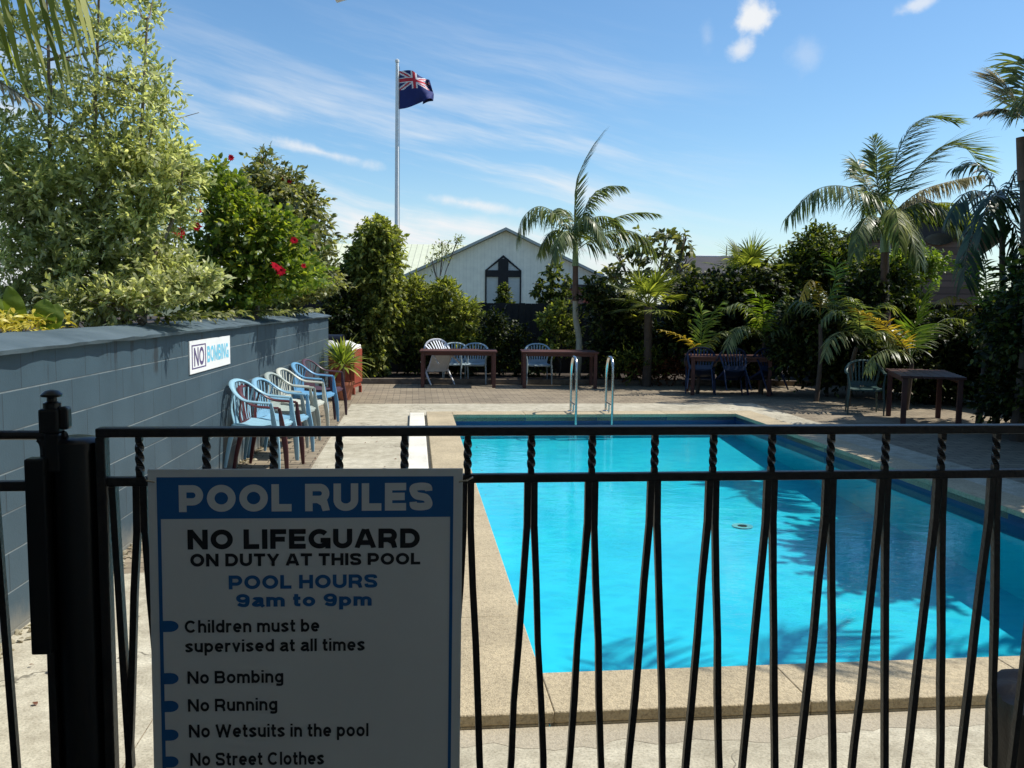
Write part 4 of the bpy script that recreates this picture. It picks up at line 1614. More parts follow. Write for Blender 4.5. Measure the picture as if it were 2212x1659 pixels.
    if c == 'm':
        w = 1.08
        r_ = (w - t) / 4
        return w, [[(h, X), (h, 0)], arc(h + r_, X - h - r_ * .95, r_, r_ * .95, 180, 0, 12) + [(w / 2, 0)], arc(w / 2 + r_, X - h - r_ * .95, r_, r_ * .95, 180, 0, 12) + [(w - h, 0)]]
    if c == 'r':
        w = 0.46
        return w, [[(h, X), (h, 0)], sp2([(h, 0.42), (h + .10, X - h * 1.3), (w, X - h)])]
    if c == 'i':
        return t, [[(h, X), (h, 0)], [(h, 1.02), (h, 0.88)]]
    if c == 'l':
        return t, [[(h, 1.02), (h, 0)]]
    if c == 't':
        w = 0.42
        return w, [[(w * .42, 0.97)] + sp2([(w * .42, 0.24), (w * .52, h * 1.2), (w, h)]), [(0, X - h), (w, X - h)]]
    if c == 's':
        w = 0.64
        return w, [sp2([(w - h, 0.54), (w * .75, X - h * 1.15), (w * .5, X - h), (h, 0.55), (w * .5, X / 2), (w - h, 0.21), (w * .5, h), (w * .22, h * 1.15), (h, 0.23)])]
    if c == 'v':
        w = 0.68
        return w, [[(h * .8, X), (w / 2 + t * .15, 0)], [(w - h * .8, X), (w / 2 - t * .15, 0)]]
    return 0.4, []


def ribbon(pts, w):
    """flat stroke of width w along pts: left and right outlines"""
    closed = math.dist(pts[0], pts[-1]) < 1e-6
    if closed:
        pts = pts[:-1]
    n = len(pts)
    out = []
    for i, p in enumerate(pts):
        a_ = pts[i - 1] if (i > 0 or closed) else None
        b_ = pts[(i + 1) % n] if (i < n - 1 or closed) else None
        ds = []
        for u_, v_ in ((a_, p), (p, b_)):
            if u_ is not None and v_ is not None:
                l_ = math.dist(u_, v_) or 1e-9
                ds.append(((v_[0] - u_[0]) / l_, (v_[1] - u_[1]) / l_))
        if len(ds) == 1:
            nx_, ny_, k_ = -ds[0][1], ds[0][0], 1.0
        else:
            nx_, ny_ = -(ds[0][1] + ds[1][1]), ds[0][0] + ds[1][0]
            l_ = math.hypot(nx_, ny_) or 1e-9
            nx_, ny_ = nx_ / l_, ny_ / l_
            k_ = 1.0 / max(0.45, -ds[0][1] * nx_ + ds[0][0] * ny_)
        out.append(((p[0] + nx_ * w / 2 * k_, p[1] + ny_ * w / 2 * k_), (p[0] - nx_ * w / 2 * k_, p[1] - ny_ * w / 2 * k_)))
    if closed:
        out.append(out[0])
    return out


def lettering(parent, txt, left, right, top, base, mat, frame, t=0.2, gap=0.13, lift=0.0008):
    """fit txt between left..right (metres) and cap top..base line; frame maps (u, -v, n)"""
    x0 = 0.0
    items = []
    for c in txt:
        if c == ' ':
            x0 += 0.36
            continue
        w_, strokes = glyph(c, t)
        items.append((x0, strokes))
        x0 += w_ + gap
    total = x0 - gap
    mb = MB()
    for gx, strokes in items:
        for si, st in enumerate(strokes):
            rb_ = ribbon(st, t)
            b0 = len(mb.v)
            for l_, r_ in rb_:
                for q in (l_, r_):
                    f = (gx + q[0]) / total
                    bb = base[0] + (base[1] - base[0]) * f if isinstance(base, tuple) else base
                    tt_ = top[0] + (top[1] - top[0]) * f if isinstance(top, tuple) else top
                    yy_ = min(max(q[1], -0.30), 1.03)
                    if txt.isupper():
                        yy_ = min(max(yy_, 0.0), 1.0)
                    mb.v.append(tuple(frame @ V(left + f * (right - left), -(bb - yy_ * (bb - tt_)), lift + si * 0.00012)))
            for i in range(len(rb_) - 1):
                mb.f.append((b0 + 2 * i, b0 + 2 * i + 1, b0 + 2 * i + 3, b0 + 2 * i + 2))
                mb.m.append(0)
    return mb.build('lettering', mat, parent)


def sline(txt, l, r, tl, bl, tr, br, mat, t, lift=0.0008):
    ul, vtl = sl2(l, tl)
    _, vbl = sl2(l, bl)
    ur, vtr = sl2(r, tr)
    _, vbr = sl2(r, br)
    return lettering(root, txt, ul, ur, (vtl, vtr), (vbl, vbr), mat, BX, t, 0.13, lift)


sline('POOL RULES', 386, 934, 1048, 1106, 1042, 1102, 'signwhite', 0.27, 0.0011)
sline('NO LIFEGUARD', 405, 907, 1144, 1187, 1141, 1183, 'signblack', 0.25)
sline('ON DUTY AT THIS POOL', 411, 908, 1196, 1224, 1194, 1219, 'signblack', 0.24)
sline('POOL HOURS', 494, 815, 1243, 1273, 1240, 1269, 'signblue', 0.24)
sline('9am to 9pm', 510, 803, 1283, 1311, 1281, 1308, 'signblue', 0.24)
sline('Children must be', 399, 690, 1340, 1367, 1337, 1364, 'signblack', 0.20)
sline('supervised at all times', 400, 788, 1383, 1409, 1378, 1405, 'signblack', 0.20)
for txt, l, r, t_, b_, py in (('No Bombing', 405, 612, 1450, 1477, 1465), ('No Running', 406, 599, 1510, 1537, 1525), ('No Wetsuits in the pool', 408, 796, 1565, 1593, 1588), ('No Street Clothes', 411, 700, 1626, 1654, 1645)):
    sline(txt, l, r, t_, b_, t_ - 3, b_ - 3, 'signblack', 0.20)
for py in (1353, 1466, 1526, 1588, 1646):
    mb = MB()
    uu, vv = sl2(352, py)
    ue, _ = sl2(386, py)
    uu = u0
    hh = (sl2(352, py + 12)[1] - vv)
    ring = [(0, -hh)] + [((ue - uu) * 0.55 + (ue - uu) * 0.45 * math.sin(a), -hh * math.cos(a)) for a in np.linspace(0.0, math.pi, 13)] + [(0, hh)]
    vs = [sx_ax * (uu + p[0]) - sz_ax * (vv + p[1]) + sn * 0.0009 for p in ring]
    mb.add(vs, [tuple(range(len(vs)))[::-1]])
    mb.build('bullet', 'signblue', root)
mb = MB()
a = Fp(318, 1040, -0.02)
mb.tube([a - TL + V(-0.012, 0.012, 0.006), a - TL + V(0.0, -0.003, 0.002), a - TL + V(0.014, 0.001, -0.001)], 0.0022, 6)
mb.build('wire_tie', 'steel', root, True)
mb = MB()
a = Fp(1005, 1040, -0.02)
mb.tube([a - TL + V(0.014, 0.012, 0.006), a - TL + V(0.002, -0.003, 0.002), a - TL + V(-0.012, 0.001, -0.001)], 0.0022, 6)
mb.build('wire_tie', 'steel', root, True)

# NO BOMBING sign on the block wall
def wall_hit(px, py, off=0.012):
    n = V(math.cos(WA), math.sin(WA), 0)
    d = ray(px, py)
    o_ = V(0, 0, CAM_H)
    t = (WO + n * off - o_).dot(n) / d.dot(n)
    return o_ + d * t


wl_ = wall_hit(410, 772)
wr_ = wall_hit(497, 755)
tdir = V(-math.sin(WA), math.cos(WA), 0)
wn_ = V(math.cos(WA), math.sin(WA), 0)
zt_, zb_ = wall_hit(410, 738).z, wall_hit(410, 808).z
zt2, zb2 = wall_hit(497, 724).z, wall_hit(497, 787).z
ztop, zbot = (zt_ + zt2) / 2, (zb_ + zb2) / 2
len_ = (wr_ - wl_).dot(tdir)
hgt = ztop - zbot
org = V(wl_.x, wl_.y, ztop)
root = empty('no_bombing_sign', org, 0, 'small sunlit white sign with faded blue lettering on the block wall', 'sign')
BW = Matrix((tdir.to_4d(), V(0, 0, 1).to_4d(), wn_.to_4d(), (0, 0, 0, 1))).transposed()
for r_ in range(3):
    BW[r_][3] = 0
BW[3][0] = BW[3][1] = BW[3][2] = 0


def wslab(mb, u0_, v0_, u1_, v1_, n0, n1):
    f = lambda a_, b_, c_2: BW @ V(a_, -b_, c_2)
    mb.hexa([f(u0_, v1_, n0), f(u1_, v1_, n0), f(u1_, v1_, n1), f(u0_, v1_, n1)], [f(u0_, v0_, n0), f(u1_, v0_, n0), f(u1_, v0_, n1), f(u0_, v0_, n1)])


mb = MB()
wslab(mb, 0, 0, len_, hgt, -0.010, 0.0)
mb.build('board', 'white', root)
nb_ = len_ * 0.36
mb = MB()
for (a_, b_, c_2, d_2) in ((0.04, 0.13, nb_, 0.17), (0.04, 0.83, nb_, 0.87)):
    wslab(mb, a_ if a_ > 0.05 else 0.04 * len_, b_ * hgt, nb_, d_2 * hgt, 0.0005, 0.001)
wslab(mb, 0.04 * len_, 0.17 * hgt, 0.06 * len_, 0.83 * hgt, 0.0005, 0.001)
wslab(mb, nb_ - 0.02 * len_, 0.17 * hgt, nb_, 0.83 * hgt, 0.0005, 0.001)
mb.build('box_outline', 'signpurple', root)
lettering(root, 'NO', 0.09 * len_, nb_ - 0.045 * len_, 0.22 * hgt, 0.79 * hgt, 'signpurple', BW, 0.2, 0.13, 0.0012)
lettering(root, 'BOMBING', nb_ + 0.03 * len_, 0.95 * len_, 0.24 * hgt, 0.76 * hgt, 'signcyan', BW, 0.22, 0.12, 0.0012)

# rubbish bin with black liner behind the fence on the right
bp = V(1.82, 2.62, 0)
root = empty('rubbish_bin', bp, 0, 'pale round rubbish bin with black plastic liner behind the fence', 'bin')
ztb = 0.44
MB().lathe([(0.20, 0.0), (0.21, 0.02), (0.245, ztb - 0.03), (0.255, ztb - 0.02), (0.255, ztb), (0.235, ztb)], 36).build('bin_body', 'bin', root, True)
mb = MB()
rb = np.random.default_rng(8)
seg = 60
ph = rb.random(8) * 6.28
rows = []
for (r_, z_, amp) in ((0.16, ztb + 0.045, 0.015), (0.235, ztb + 0.05, 0.012), (0.285, ztb + 0.03, 0.012), (0.292, ztb - 0.03, 0.014), (0.285, ztb - 0.12, 0.02), (0.275, ztb - 0.22, 0.028)):
    row = []
    for k in range(seg):
        th_ = 2 * math.pi * k / seg
        w_ = math.sin(th_ * 9 + ph[0]) * 0.5 + math.sin(th_ * 17 + ph[1]) * 0.35 + math.sin(th_ * 5 + ph[2]) * 0.5
        hem = (0.05 * math.sin(th_ * 3 + ph[3]) + 0.05 * math.sin(th_ * 2 + ph[4])) if z_ < ztb - 0.2 else 0
        row.append(((r_ + amp * w_) * math.cos(th_), (r_ + amp * w_) * math.sin(th_), z_ + hem + 0.008 * math.sin(th_ * 11 + ph[5])))
    rows.append(row)
for row in rows:
    mb.v += row
mb.v.append((0, 0, ztb - 0.02))
for i in range(len(rows) - 1):
    for k in range(seg):
        k2 = (k + 1) % seg
        mb.f.append((i * seg + k, i * seg + k2, (i + 1) * seg + k2, (i + 1) * seg + k)[::-1])
        mb.m.append(0)
for k in range(seg):
    mb.f.append((k, (k + 1) % seg, len(mb.v) - 1))
    mb.m.append(0)
mb.build('liner_bag', 'bagblack', root, True)

# ================================================================== POOL LADDER, DRAIN
def uv_of(p):
    d = p - PO
    return d.dot(PU), d.dot(PV)


root = empty('pool_ladder', pp(2.1, PL, CZ), PANG, 'stainless steel pool ladder with two hooped handrails at the far end', 'pool ladder')
u1_, _ = uv_of(G(1232, 888, CZ))
u2_, _ = uv_of(G(1308, 888, CZ))
for uu_ in (u1_, u2_):
    x_ = uu_ - 2.1
    mb = MB()
    ctrl = [(x_, 0.32, -0.005), (x_, 0.32, 0.30), (x_, 0.31, 0.62), (x_, 0.22, 0.80), (x_, 0.08, 0.845), (x_, -0.06, 0.80), (x_, -0.12, 0.62), (x_, -0.12, 0.0), (x_, -0.12, -0.34)]
    mb.tube(spline(ctrl, 6), 0.020, 12)
    hr = mb.build('handrail', 'steel', root, True)
    mb = MB().tube([(x_, 0.315, 0.14), (x_, -0.115, 0.14)], 0.012, 8).tube([(x_, 0.1, 0.14), (x_, 0.1, 0.005)], 0.012, 8)
    mb.build('brace', 'steel', hr, True)
    MB().lathe([(0.05, 0.0), (0.05, 0.008), (0.025, 0.02)], 16, at=(x_, 0.32, 0.0)).build('flange', 'steel', hr, True)
for z_ in (-0.20, -0.30):
    MB().box((u1_ - 2.1 + 0.015, -0.17, z_), (u2_ - 2.1 - 0.015, -0.08, z_ + 0.03)).build('step', 'white', root, bevel=0.006)
dp = G(1603, 1160, -0.65)
dp.z = FZ + (FZ2 - FZ) * ((dp - PO).dot(PV) / PL) + 0.004
root = empty('pool_drain', (dp.x, dp.y, dp.z), 0, 'pale round drain cover on the pool floor', 'drain')
MB().lathe([(0.105, 0.0), (0.105, 0.003), (0.095, 0.005), (0.088, 0.003)], 32).build('rim', 'bin', root, True)
MB().lathe([(0.088, 0.002), (0.05, 0.003), (0.002, 0.003)], 24).build('grate', 'pool', root, True)

# ================================================================== PLASTIC CHAIRS
def make_chair(kind):
    """monobloc armchair facing +x, origin on the floor under the seat"""
    root = empty('plastic_chair', (0, 0, 0))
    mt = 'chair_' + kind
    mb = MB()
    nx, ny = 8, 8
    for side_ in (0, 1):
        for i in range(nx + 1):
            for j in range(ny + 1):
                a, b = i / nx, j / ny
                xx = -0.19 + 0.43 * a
                hwid = 0.205 + 0.03 * a
                yv = (b * 2 - 1) * hwid
                zz = 0.425 + 0.012 * math.cos(a * 6.0) - 0.018 * (1 - (b * 2 - 1) ** 2) - (0.03 if a > 0.95 else 0) - side_ * 0.014
                mb.v.append((xx, yv, zz))
    q = (nx + 1) * (ny + 1)
    for i in range(nx):
        for j in range(ny):
            k_ = i * (ny + 1) + j
            mb.f.append((k_, k_ + ny + 1, k_ + ny + 2, k_ + 1))
            mb.f.append((q + k_, q + k_ + 1, q + k_ + ny + 2, q + k_ + ny + 1))
            mb.m += [0, 0]
    for i in range(nx):
        for j in (0, ny):
            k_, k2 = i * (ny + 1) + j, (i + 1) * (ny + 1) + j
            mb.f.append((k_, k2, q + k2, q + k_))
            mb.m.append(0)
    for j in range(ny):
        for i in (0, nx):
            k_, k2 = i * (ny + 1) + j, i * (ny + 1) + j + 1
            mb.f.append((k_, k2, q + k2, q + k_))
            mb.m.append(0)
    mb.box((-0.17, -0.222, 0.375), (0.22, -0.205, 0.418)).box((-0.17, 0.205, 0.375), (0.22, 0.222, 0.418)).box((0.222, -0.2, 0.375), (0.238, 0.2, 0.40))
    mb.build('seat', mt, root, True)
    # rim: arms sweeping up into the arched back
    half = [(0.20, 0.275, 0.645), (0.08, 0.285, 0.652), (-0.04, 0.28, 0.665), (-0.13, 0.262, 0.715), (-0.205, 0.205, 0.785), (-0.245, 0.11, 0.825), (-0.255, 0.0, 0.836)]
    pts = half + [(a, -b, c) for a, b, c in half[-2::-1]]
    mb = MB().tube(spline(pts, 5), 0.026, 8, 0, 0.5, up=(0.35, 0, 1))
    mb.build('arm_rail', mt, root, True)
    # back: fanned slats between the seat's rear and the rim
    mb = MB()
    for k_ in range(7):
        f = (k_ - 3) / 3
        top = (-0.245 + 0.045 * f * f, 0.185 * f, 0.822 - 0.07 * f * f)
        mid_ = (-0.225 + 0.03 * f * f, 0.165 * f, 0.62)
        bot = (-0.195, 0.150 * f, 0.47)
        mb.tube(spline([bot, mid_, top], 4), 0.0135, 4, 0, 0.35, up=(1, 0, 0))
    mb.hexa([(-0.20, -0.185, 0.425), (-0.185, -0.185, 0.425), (-0.185, 0.185, 0.425), (-0.20, 0.185, 0.425)][::-1], [(-0.215, -0.19, 0.50), (-0.20, -0.19, 0.50), (-0.20, 0.19, 0.50), (-0.215, 0.19, 0.50)][::-1])
    for sg in (-1, 1):
        mb.tube(spline([(-0.19, sg * 0.19, 0.43), (-0.205, sg * 0.225, 0.58), (-0.175, sg * 0.245, 0.74)], 4), 0.022, 6, 0, 0.4, up=(1, 0, 0))
    mb.build('backrest', mt, root, True)
    for sg in (-1, 1):
        mb = MB()
        # front leg flows up into the arm
        mb.tube(spline([(0.275, sg * 0.265, 0.0), (0.262, sg * 0.262, 0.25), (0.232, sg * 0.255, 0.45), (0.215, sg * 0.272, 0.60), (0.205, sg * 0.276, 0.645)], 4),
                [0.017 + 0.0135 * math.sin(math.pi * min(1, i / 12)) for i in range(17)], 6, 0, 0.62, up=(0, 1, 0))
        mb.build('leg', mt, root, True)
        mb = MB()
        mb.tube(spline([(-0.275, sg * 0.235, 0.0), (-0.235, sg * 0.222, 0.22), (-0.185, sg * 0.205, 0.42)], 4), [0.016 + 0.014 * i / 8 for i in range(9)], 6, 0, 0.62, up=(0, 1, 0))
        mb.build('leg', mt, root, True)
    return root


_chairs = {}


def copy_tree(o, parent=None):
    c = o.copy()
    COL.objects.link(c)
    c.parent = parent
    for ch in [x_ for x_ in bpy.data.objects if x_.parent == o]:
        copy_tree(ch, c)
    return c


def chair(kind, x_, y_, rz, label, group, z_=0.0, tilt=0.0, roll=0.0):
    if kind in _chairs:
        o_ = copy_tree(_chairs[kind])
    else:
        o_ = _chairs[kind] = make_chair(kind)
    o_.location = (x_, y_, z_)
    o_.rotation_euler = (roll, tilt, rz)
    tag(o_, label, 'chair', group)
    return o_


WC = 'plastic chairs lined up along the block wall'
def wallx(y_):
    return -2.49 - 0.073 * (y_ - 4.27)
chair('maroon', wallx(8.75) + 0.36, 8.80, -0.06, 'dark maroon plastic chair stacked under the nearest light blue chair', WC)
chair('blue', wallx(8.62) + 0.32, 8.66, -0.10, 'nearest light blue plastic chair, front of the row by the wall', WC, 0.065)
chair('skyblue', wallx(9.6) + 0.34, 9.58, -0.10, 'second light blue plastic chair from the front of the wall row', WC)
chair('greygreen', wallx(10.35) + 0.31, 10.36, -0.05, 'grey-green plastic chair between the blue chair and the cream chair', WC)
chair('cream', wallx(11.0) + 0.31, 11.05, -0.08, 'cream white plastic chair in the middle of the wall row', WC)
chair('teal', wallx(12.05) + 0.31, 12.1, -0.06, 'mid blue plastic chair behind the cream chair by the wall', WC)
chair('plum', wallx(12.8) + 0.33, 12.85, -0.12, 'dark plum plastic chair at the far end of the wall row', WC)

# ================================================================== TABLES AND THEIR CHAIRS
def make_table(name_mat, L, D_, H_, nb=6):
    root = empty('wooden_table', (0, 0, 0))
    mb = MB()
    w = D_ / nb
    for k_ in range(nb):
        mb.box((-L / 2, -D_ / 2 + k_ * w + 0.004, H_ - 0.035), (L / 2, -D_ / 2 + (k_ + 1) * w - 0.004, H_))
    mb.build('tabletop', name_mat, root, bevel=0.004)
    mb = MB()
    mb.box((-L / 2 + 0.10, -D_ / 2 + 0.05, H_ - 0.095), (L / 2 - 0.10, -D_ / 2 + 0.085, H_ - 0.037)).box((-L / 2 + 0.10, D_ / 2 - 0.085, H_ - 0.095), (L / 2 - 0.10, D_ / 2 - 0.05, H_ - 0.037))
    mb.build('apron', name_mat, root)
    for sx_ in (-1, 1):
        for sy_ in (-1, 1):
            x_, y_ = sx_ * (L / 2 - 0.06), sy_ * (D_ / 2 - 0.07)
            MB().box((x_ - 0.034, y_ - 0.034, 0), (x_ + 0.034, y_ + 0.034, H_ - 0.037)).build('leg', name_mat, root, bevel=0.004)
    return root


tb = make_table('redwood', 1.55, 0.85, 0.74)
tabs = [(-1.10, 17.95, 0.06, 'red-stained slatted wooden table on the left, white chair tipped beneath it'),
        (0.95, 18.0, 0.03, 'red-stained wooden table behind the pool ladder'),
        (4.15, 16.9, -0.05, 'red-brown wooden table in tree shade with shade-darkened blue chairs tipped against it'),
        (6.05, 12.9, 1.30, 'dark wooden table in deep shade at the far right')]
for i, (x_, y_, rz, lab) in enumerate(tabs):
    o = tb if i == 0 else copy_tree(tb)
    o.location = (x_, y_, 0)
    o.rotation_euler = (0, 0, rz)
    tag(o, lab, 'table', 'wooden tables on the paving')
TC = 'plastic chairs at the wooden tables'
PI = math.pi
chair('shaded_white', -1.22, 18.75, -PI / 2 + 0.1, 'shade-tinted white plastic chair behind the left end of the left table', TC)
chair('shaded_white', -0.80, 18.65, -PI / 2 - 0.05, 'shade-tinted white plastic chair behind the right half of the left table', TC)
chair('white', -1.35, 17.98, PI / 2 + 0.5, 'white plastic chair tipped over beneath the left table', TC, 0.23, 0.95)
chair('shaded_white', 0.55, 18.70, -PI / 2 + 0.08, 'shade-tinted white plastic chair behind the table by the ladder', TC)
chair('shaded_blue', 3.55, 16.55, PI / 2 - 0.2, 'shade-darkened blue plastic chair tipped against the left end of the shaded table', TC, 0.03, 0.42)
chair('shaded_blue', 4.15, 16.35, PI / 2 + 0.1, 'shade-darkened blue plastic chair tipped against the middle of the shaded table', TC, 0.03, 0.42)
chair('shaded_blue', 4.85, 16.5, PI / 2 + 0.35, 'shade-darkened blue plastic chair tipped against the right end of the shaded table', TC, 0.03, 0.42)
rc = G(1878, 897, 0)
chair('green', rc.x, rc.y + 0.25, -PI / 2 - 0.25, 'single shade-darkened green plastic chair facing the pool on the right', TC)

# barbecue trolley at the far end of the wall
bx = V(-3.15, 16.3, 0)
root = empty('barbecue_trolley', bx, -0.08, 'red-brown barbecue trolley covered with a white cloth by the wall end', 'barbecue')
mb = MB().box((-0.33, -0.28, 0.12), (0.28, 0.28, 0.20)).box((-0.31, -0.26, 0.20), (0.22, 0.26, 0.80))
cab = mb.build('cabinet', 'redpaint', root, bevel=0.008)
MB().box((0.222, -0.28, 0.20), (0.30, 0.28, 0.82)).build('side_panel', 'redpaint', root, bevel=0.006)
for k_ in range(2):
    x0 = -0.29 + k_ * 0.255
    d_ = MB().box((x0, -0.278, 0.23), (x0 + 0.245, -0.262, 0.78)).build('door', 'redpaint', cab, bevel=0.004)
for sx_ in (-0.30, 0.27):
    for sy_ in (-0.24, 0.24):
        MB().box((sx_ - 0.025, sy_ - 0.025, 0), (sx_ + 0.025, sy_ + 0.025, 0.118)).build('foot', 'redpaint', root)
mb = MB().tube([(-0.30, 0, 0.90), (0.02, 0, 0.90)], 0.19, 20)
mb.build('hood', 'black', root, True)
mb = MB()
nn = 14
for i in range(nn + 1):
    for j in range(nn + 1):
        a, b = i / nn, j / nn
        xx = -0.22 + 0.56 * a
        yy_ = -0.32 + 0.64 * b
        zz = 0.885 + 0.03 * math.sin(a * 9 + b * 4) + 0.03 * math.sin(b * 11 - a * 3)
        ed = max(0, a - 0.86) / 0.14
        zz -= 0.20 * ed
        xx -= 0.05 * ed
        eb = max(0, 0.14 - b) / 0.14
        zz -= 0.10 * eb * (0.7 + 0.5 * math.sin(a * 13))
        mb.v.append((xx, yy_, zz + 0.05 * (1 - a)))
for i in range(nn):
    for j in range(nn):
        k_ = i * (nn + 1) + j
        mb.f.append((k_, k_ + nn + 1, k_ + nn + 2, k_ + 1))
        mb.m.append(0)
o = mb.build('cloth', 'cloth', None, True, loc=bx, rz=-0.08)
md = o.modifiers.new('thick', 'SOLIDIFY')
md.thickness = 0.006
tag(o, 'rumpled white cloth draped over the barbecue trolley', 'cloth')

# potted cordyline
pp_ = V(-2.93, 15.2, 0)
root = empty('potted_cordyline', pp_, 0, 'spiky yellow-green cordyline in a terracotta pot by the chairs', 'potted plant')
MB().lathe([(0.13, 0.0), (0.18, 0.26), (0.20, 0.26), (0.20, 0.31), (0.175, 0.31), (0.165, 0.27), (0.01, 0.26)], 24).build('pot', 'terracotta', root, True)
MB().tube([(0, 0, 0.25), (0.01, 0, 0.42), (0.0, 0.02, 0.62)], [0.03, 0.026, 0.03], 8).build('stem', 'bark', root, True)
rng = np.random.default_rng(21)
N = 110
ph_ = rng.random(N) * 2 * math.pi
ee = rng.random(N) * 1.75 - 0.45
d = np.stack([np.cos(ph_) * np.cos(ee), np.sin(ph_) * np.cos(ee), np.sin(ee)], 1)
base = np.array([0, 0.02, 0.55]) + rng.random((N, 1)) * np.array([0, 0, 0.12]) + d * 0.02
v, t, q = leaf_arrays(base, d, unit(np.array([0, 0, 1.0]) + rng.normal(size=(N, 3)) * 0.2), 0.42 + 0.16 * rng.random(N), 0.020 + 0.008 * rng.random(N), 0.18)
np_mesh('foliage', v, t, q, 'yuc', root)

# ================================================================== PLANTS ON THE RAISED BED (left)
BEDZ = 1.40


def bedbase(px, Y):
    p = P(px, 690, Y)
    return V(p.x, Y, BEDZ)


LS = 'shrubs on the raised bed'
# tall variegated pittosporum: several slender stems
def stems(root, base, lines, r0, mat='bark'):
    mb = MB()
    for ln in lines:
        pts = [V(*q) - V(*base) for q in ln]
        sp = spline(pts, 6)
        mb.tube(sp, [r0 * (1 - 0.75 * i / (len(sp) - 1)) for i in range(len(sp))], 6)
    return mb.build('trunk', mat, root, True)


Yp = 7.4
rows = [(70, 560, 110, 95), (210, 520, 120, 110), (330, 480, 95, 110), (130, 420, 110, 90), (30, 440, 70, 95), (260, 370, 95, 80), (380, 400, 55, 70),
        (180, 600, 130, 70), (330, 590, 110, 75), (400, 620, 70, 60), (50, 650, 90, 40),
        (40, 350, 60, 50), (20, 270, 45, 40), (150, 330, 75, 55), (230, 290, 70, 55), (290, 330, 60, 50), (345, 300, 40, 60), (160, 240, 60, 45), (270, 190, 55, 55), (340, 230, 34, 50), (60, 200, 55, 45), (370, 350, 45, 45), (30, 120, 45, 60), (90, 300, 70, 40), (300, 250, 65, 55), (230, 200, 60, 60), (325, 170, 42, 60), (120, 160, 80, 50), (270, 100, 62, 50), (190, 70, 70, 45), (60, 60, 70, 60), (300, 20, 40, 50), (230, -20, 70, 40), (120, -30, 90, 50), (180, -110, 110, 60)]
cl_ = clumps_px(rows, Yp, 0.55)
rng = np.random.default_rng(11)
base = bedbase(215, Yp)
root = empty('pittosporum_tree', base, 0, 'tall open variegated tree with slender stems at the left above the wall', 'tree', LS)
lines = []
for bx_, tops in ((150, [(112, 480), (108, 300), (105, 130), (100, -40)]), (230, [(215, 480), (205, 300), (210, 120), (215, -60)]), (295, [(300, 500), (300, 380), (310, 200), (318, 40)]), (200, [(160, 560), (60, 450), (20, 380), (-10, 300)]), (260, [(330, 560), (375, 470), (390, 400), (395, 360)])):
    ln = [tuple(V(*bedbase(bx_, Yp)) + V(0, rng.normal() * 0.1, -0.03))]
    for (a, b) in tops:
        ln.append(tuple(P(a, b, Yp + rng.normal() * 0.12)))
    lines.append(ln)
for k_ in range(34):
    c = cl_[k_ % len(cl_)]
    e = V(c[0], c[1], c[2]) + V(*(rng.normal(size=3) * [c[3], c[4], c[5]] * 0.55))
    src = lines[rng.integers(0, 3)]
    i0 = int(np.argmin([abs(q[2] - (e.z - 0.35)) for q in src]))
    s_ = V(*src[i0])
    lines.append([tuple(s_), tuple(s_.lerp(e, 0.5) + V(0, 0, -0.05)), tuple(e)])
stems(root, base, lines[:5], 0.028, 'bark')
stems_b = MB()
for ln in lines[5:]:
    sp = spline([V(*q) - base for q in ln], 5)
    stems_b.tube(sp, [0.011 * (1 - 0.75 * i / (len(sp) - 1)) for i in range(len(sp))], 5)
stems_b.build('branches', 'bark', root, True)
dense = [c for c, r in zip(cl_, rows) if r[1] > 340]
airy = [c for c, r in zip(cl_, rows) if r[1] <= 340]
a1 = foliage(rng, dense, 2300, 12, 0.068, 0.0125, up=0.55, twig_len=0.17, spread=0.95, droop=0.12, shell=0.6, curl=0.12)
a2 = foliage(rng, airy, 900, 11, 0.062, 0.0112, up=0.7, twig_len=0.15, spread=0.95, droop=0.1, shell=0.7, curl=0.12)
v, t, q = join_arr([a1, a2])
v, t, q = clip_wall(v)
np_mesh('crown', v, t, q, 'pitto', root, base=base)

# lower variegated bush along the capping
cl_ = clumps_px([(250, 655, 70, 40), (350, 650, 80, 45), (430, 640, 60, 55), (160, 660, 60, 35)], 6.9, 0.3)
plant('variegated_bush', 'low pale variegated bush along the wall capping below the tall tree', 'shrub', bedbase(300, 6.9), cl_, 'pitto', 420, 11, 0.070, 0.0135, 12, 0.02, group=LS, clip=True, up=0.5, twig_len=0.19)

# hibiscus with red flowers
Yh = 10.6
rows = [(470, 560, 70, 100), (560, 590, 85, 95), (640, 600, 70, 85), (520, 470, 75, 75), (480, 420, 45, 60), (600, 510, 70, 60), (440, 640, 60, 50), (560, 660, 90, 35), (670, 640, 45, 45), (460, 380, 26, 26)]
cl_ = clumps_px(rows, Yh, 0.7)
hb = bedbase(550, Yh)
hroot = plant('hibiscus_bush', 'bright green hibiscus bush with red flowers above the block wall', 'shrub', hb, cl_, 'hib', 1200, 10, 0.088, 0.025, 13, 0.03, group=LS, clip=True, up=0.35, twig_len=0.24, spread=1.0, curl=0.2)


def flower(root, p, r_, seed):
    rg = np.random.default_rng(seed)
    n_ = 10
    ax = unit(np.array([0.45, -0.85, 0.25]) + rg.normal(size=3) * 0.2)
    th_ = np.linspace(0, 2 * math.pi, n_, endpoint=False) + rg.random()
    a_ = unit(np.cross(ax, [0, 0, 1]))
    b_ = np.cross(ax, a_)
    d_ = unit(np.cos(th_)[:, None] * a_ + np.sin(th_)[:, None] * b_ + ax * 0.45)
    v_, t_, q_ = leaf_arrays(np.tile(np.array(tuple(p)), (n_, 1)), d_, np.tile(ax, (n_, 1)), np.full(n_, r_) * (0.8 + 0.4 * rg.random(n_)), np.full(n_, r_ * 0.34), 0.3)
    return np_mesh('flower', v_, t_, q_, 'redflower', root, base=tuple(root.location))


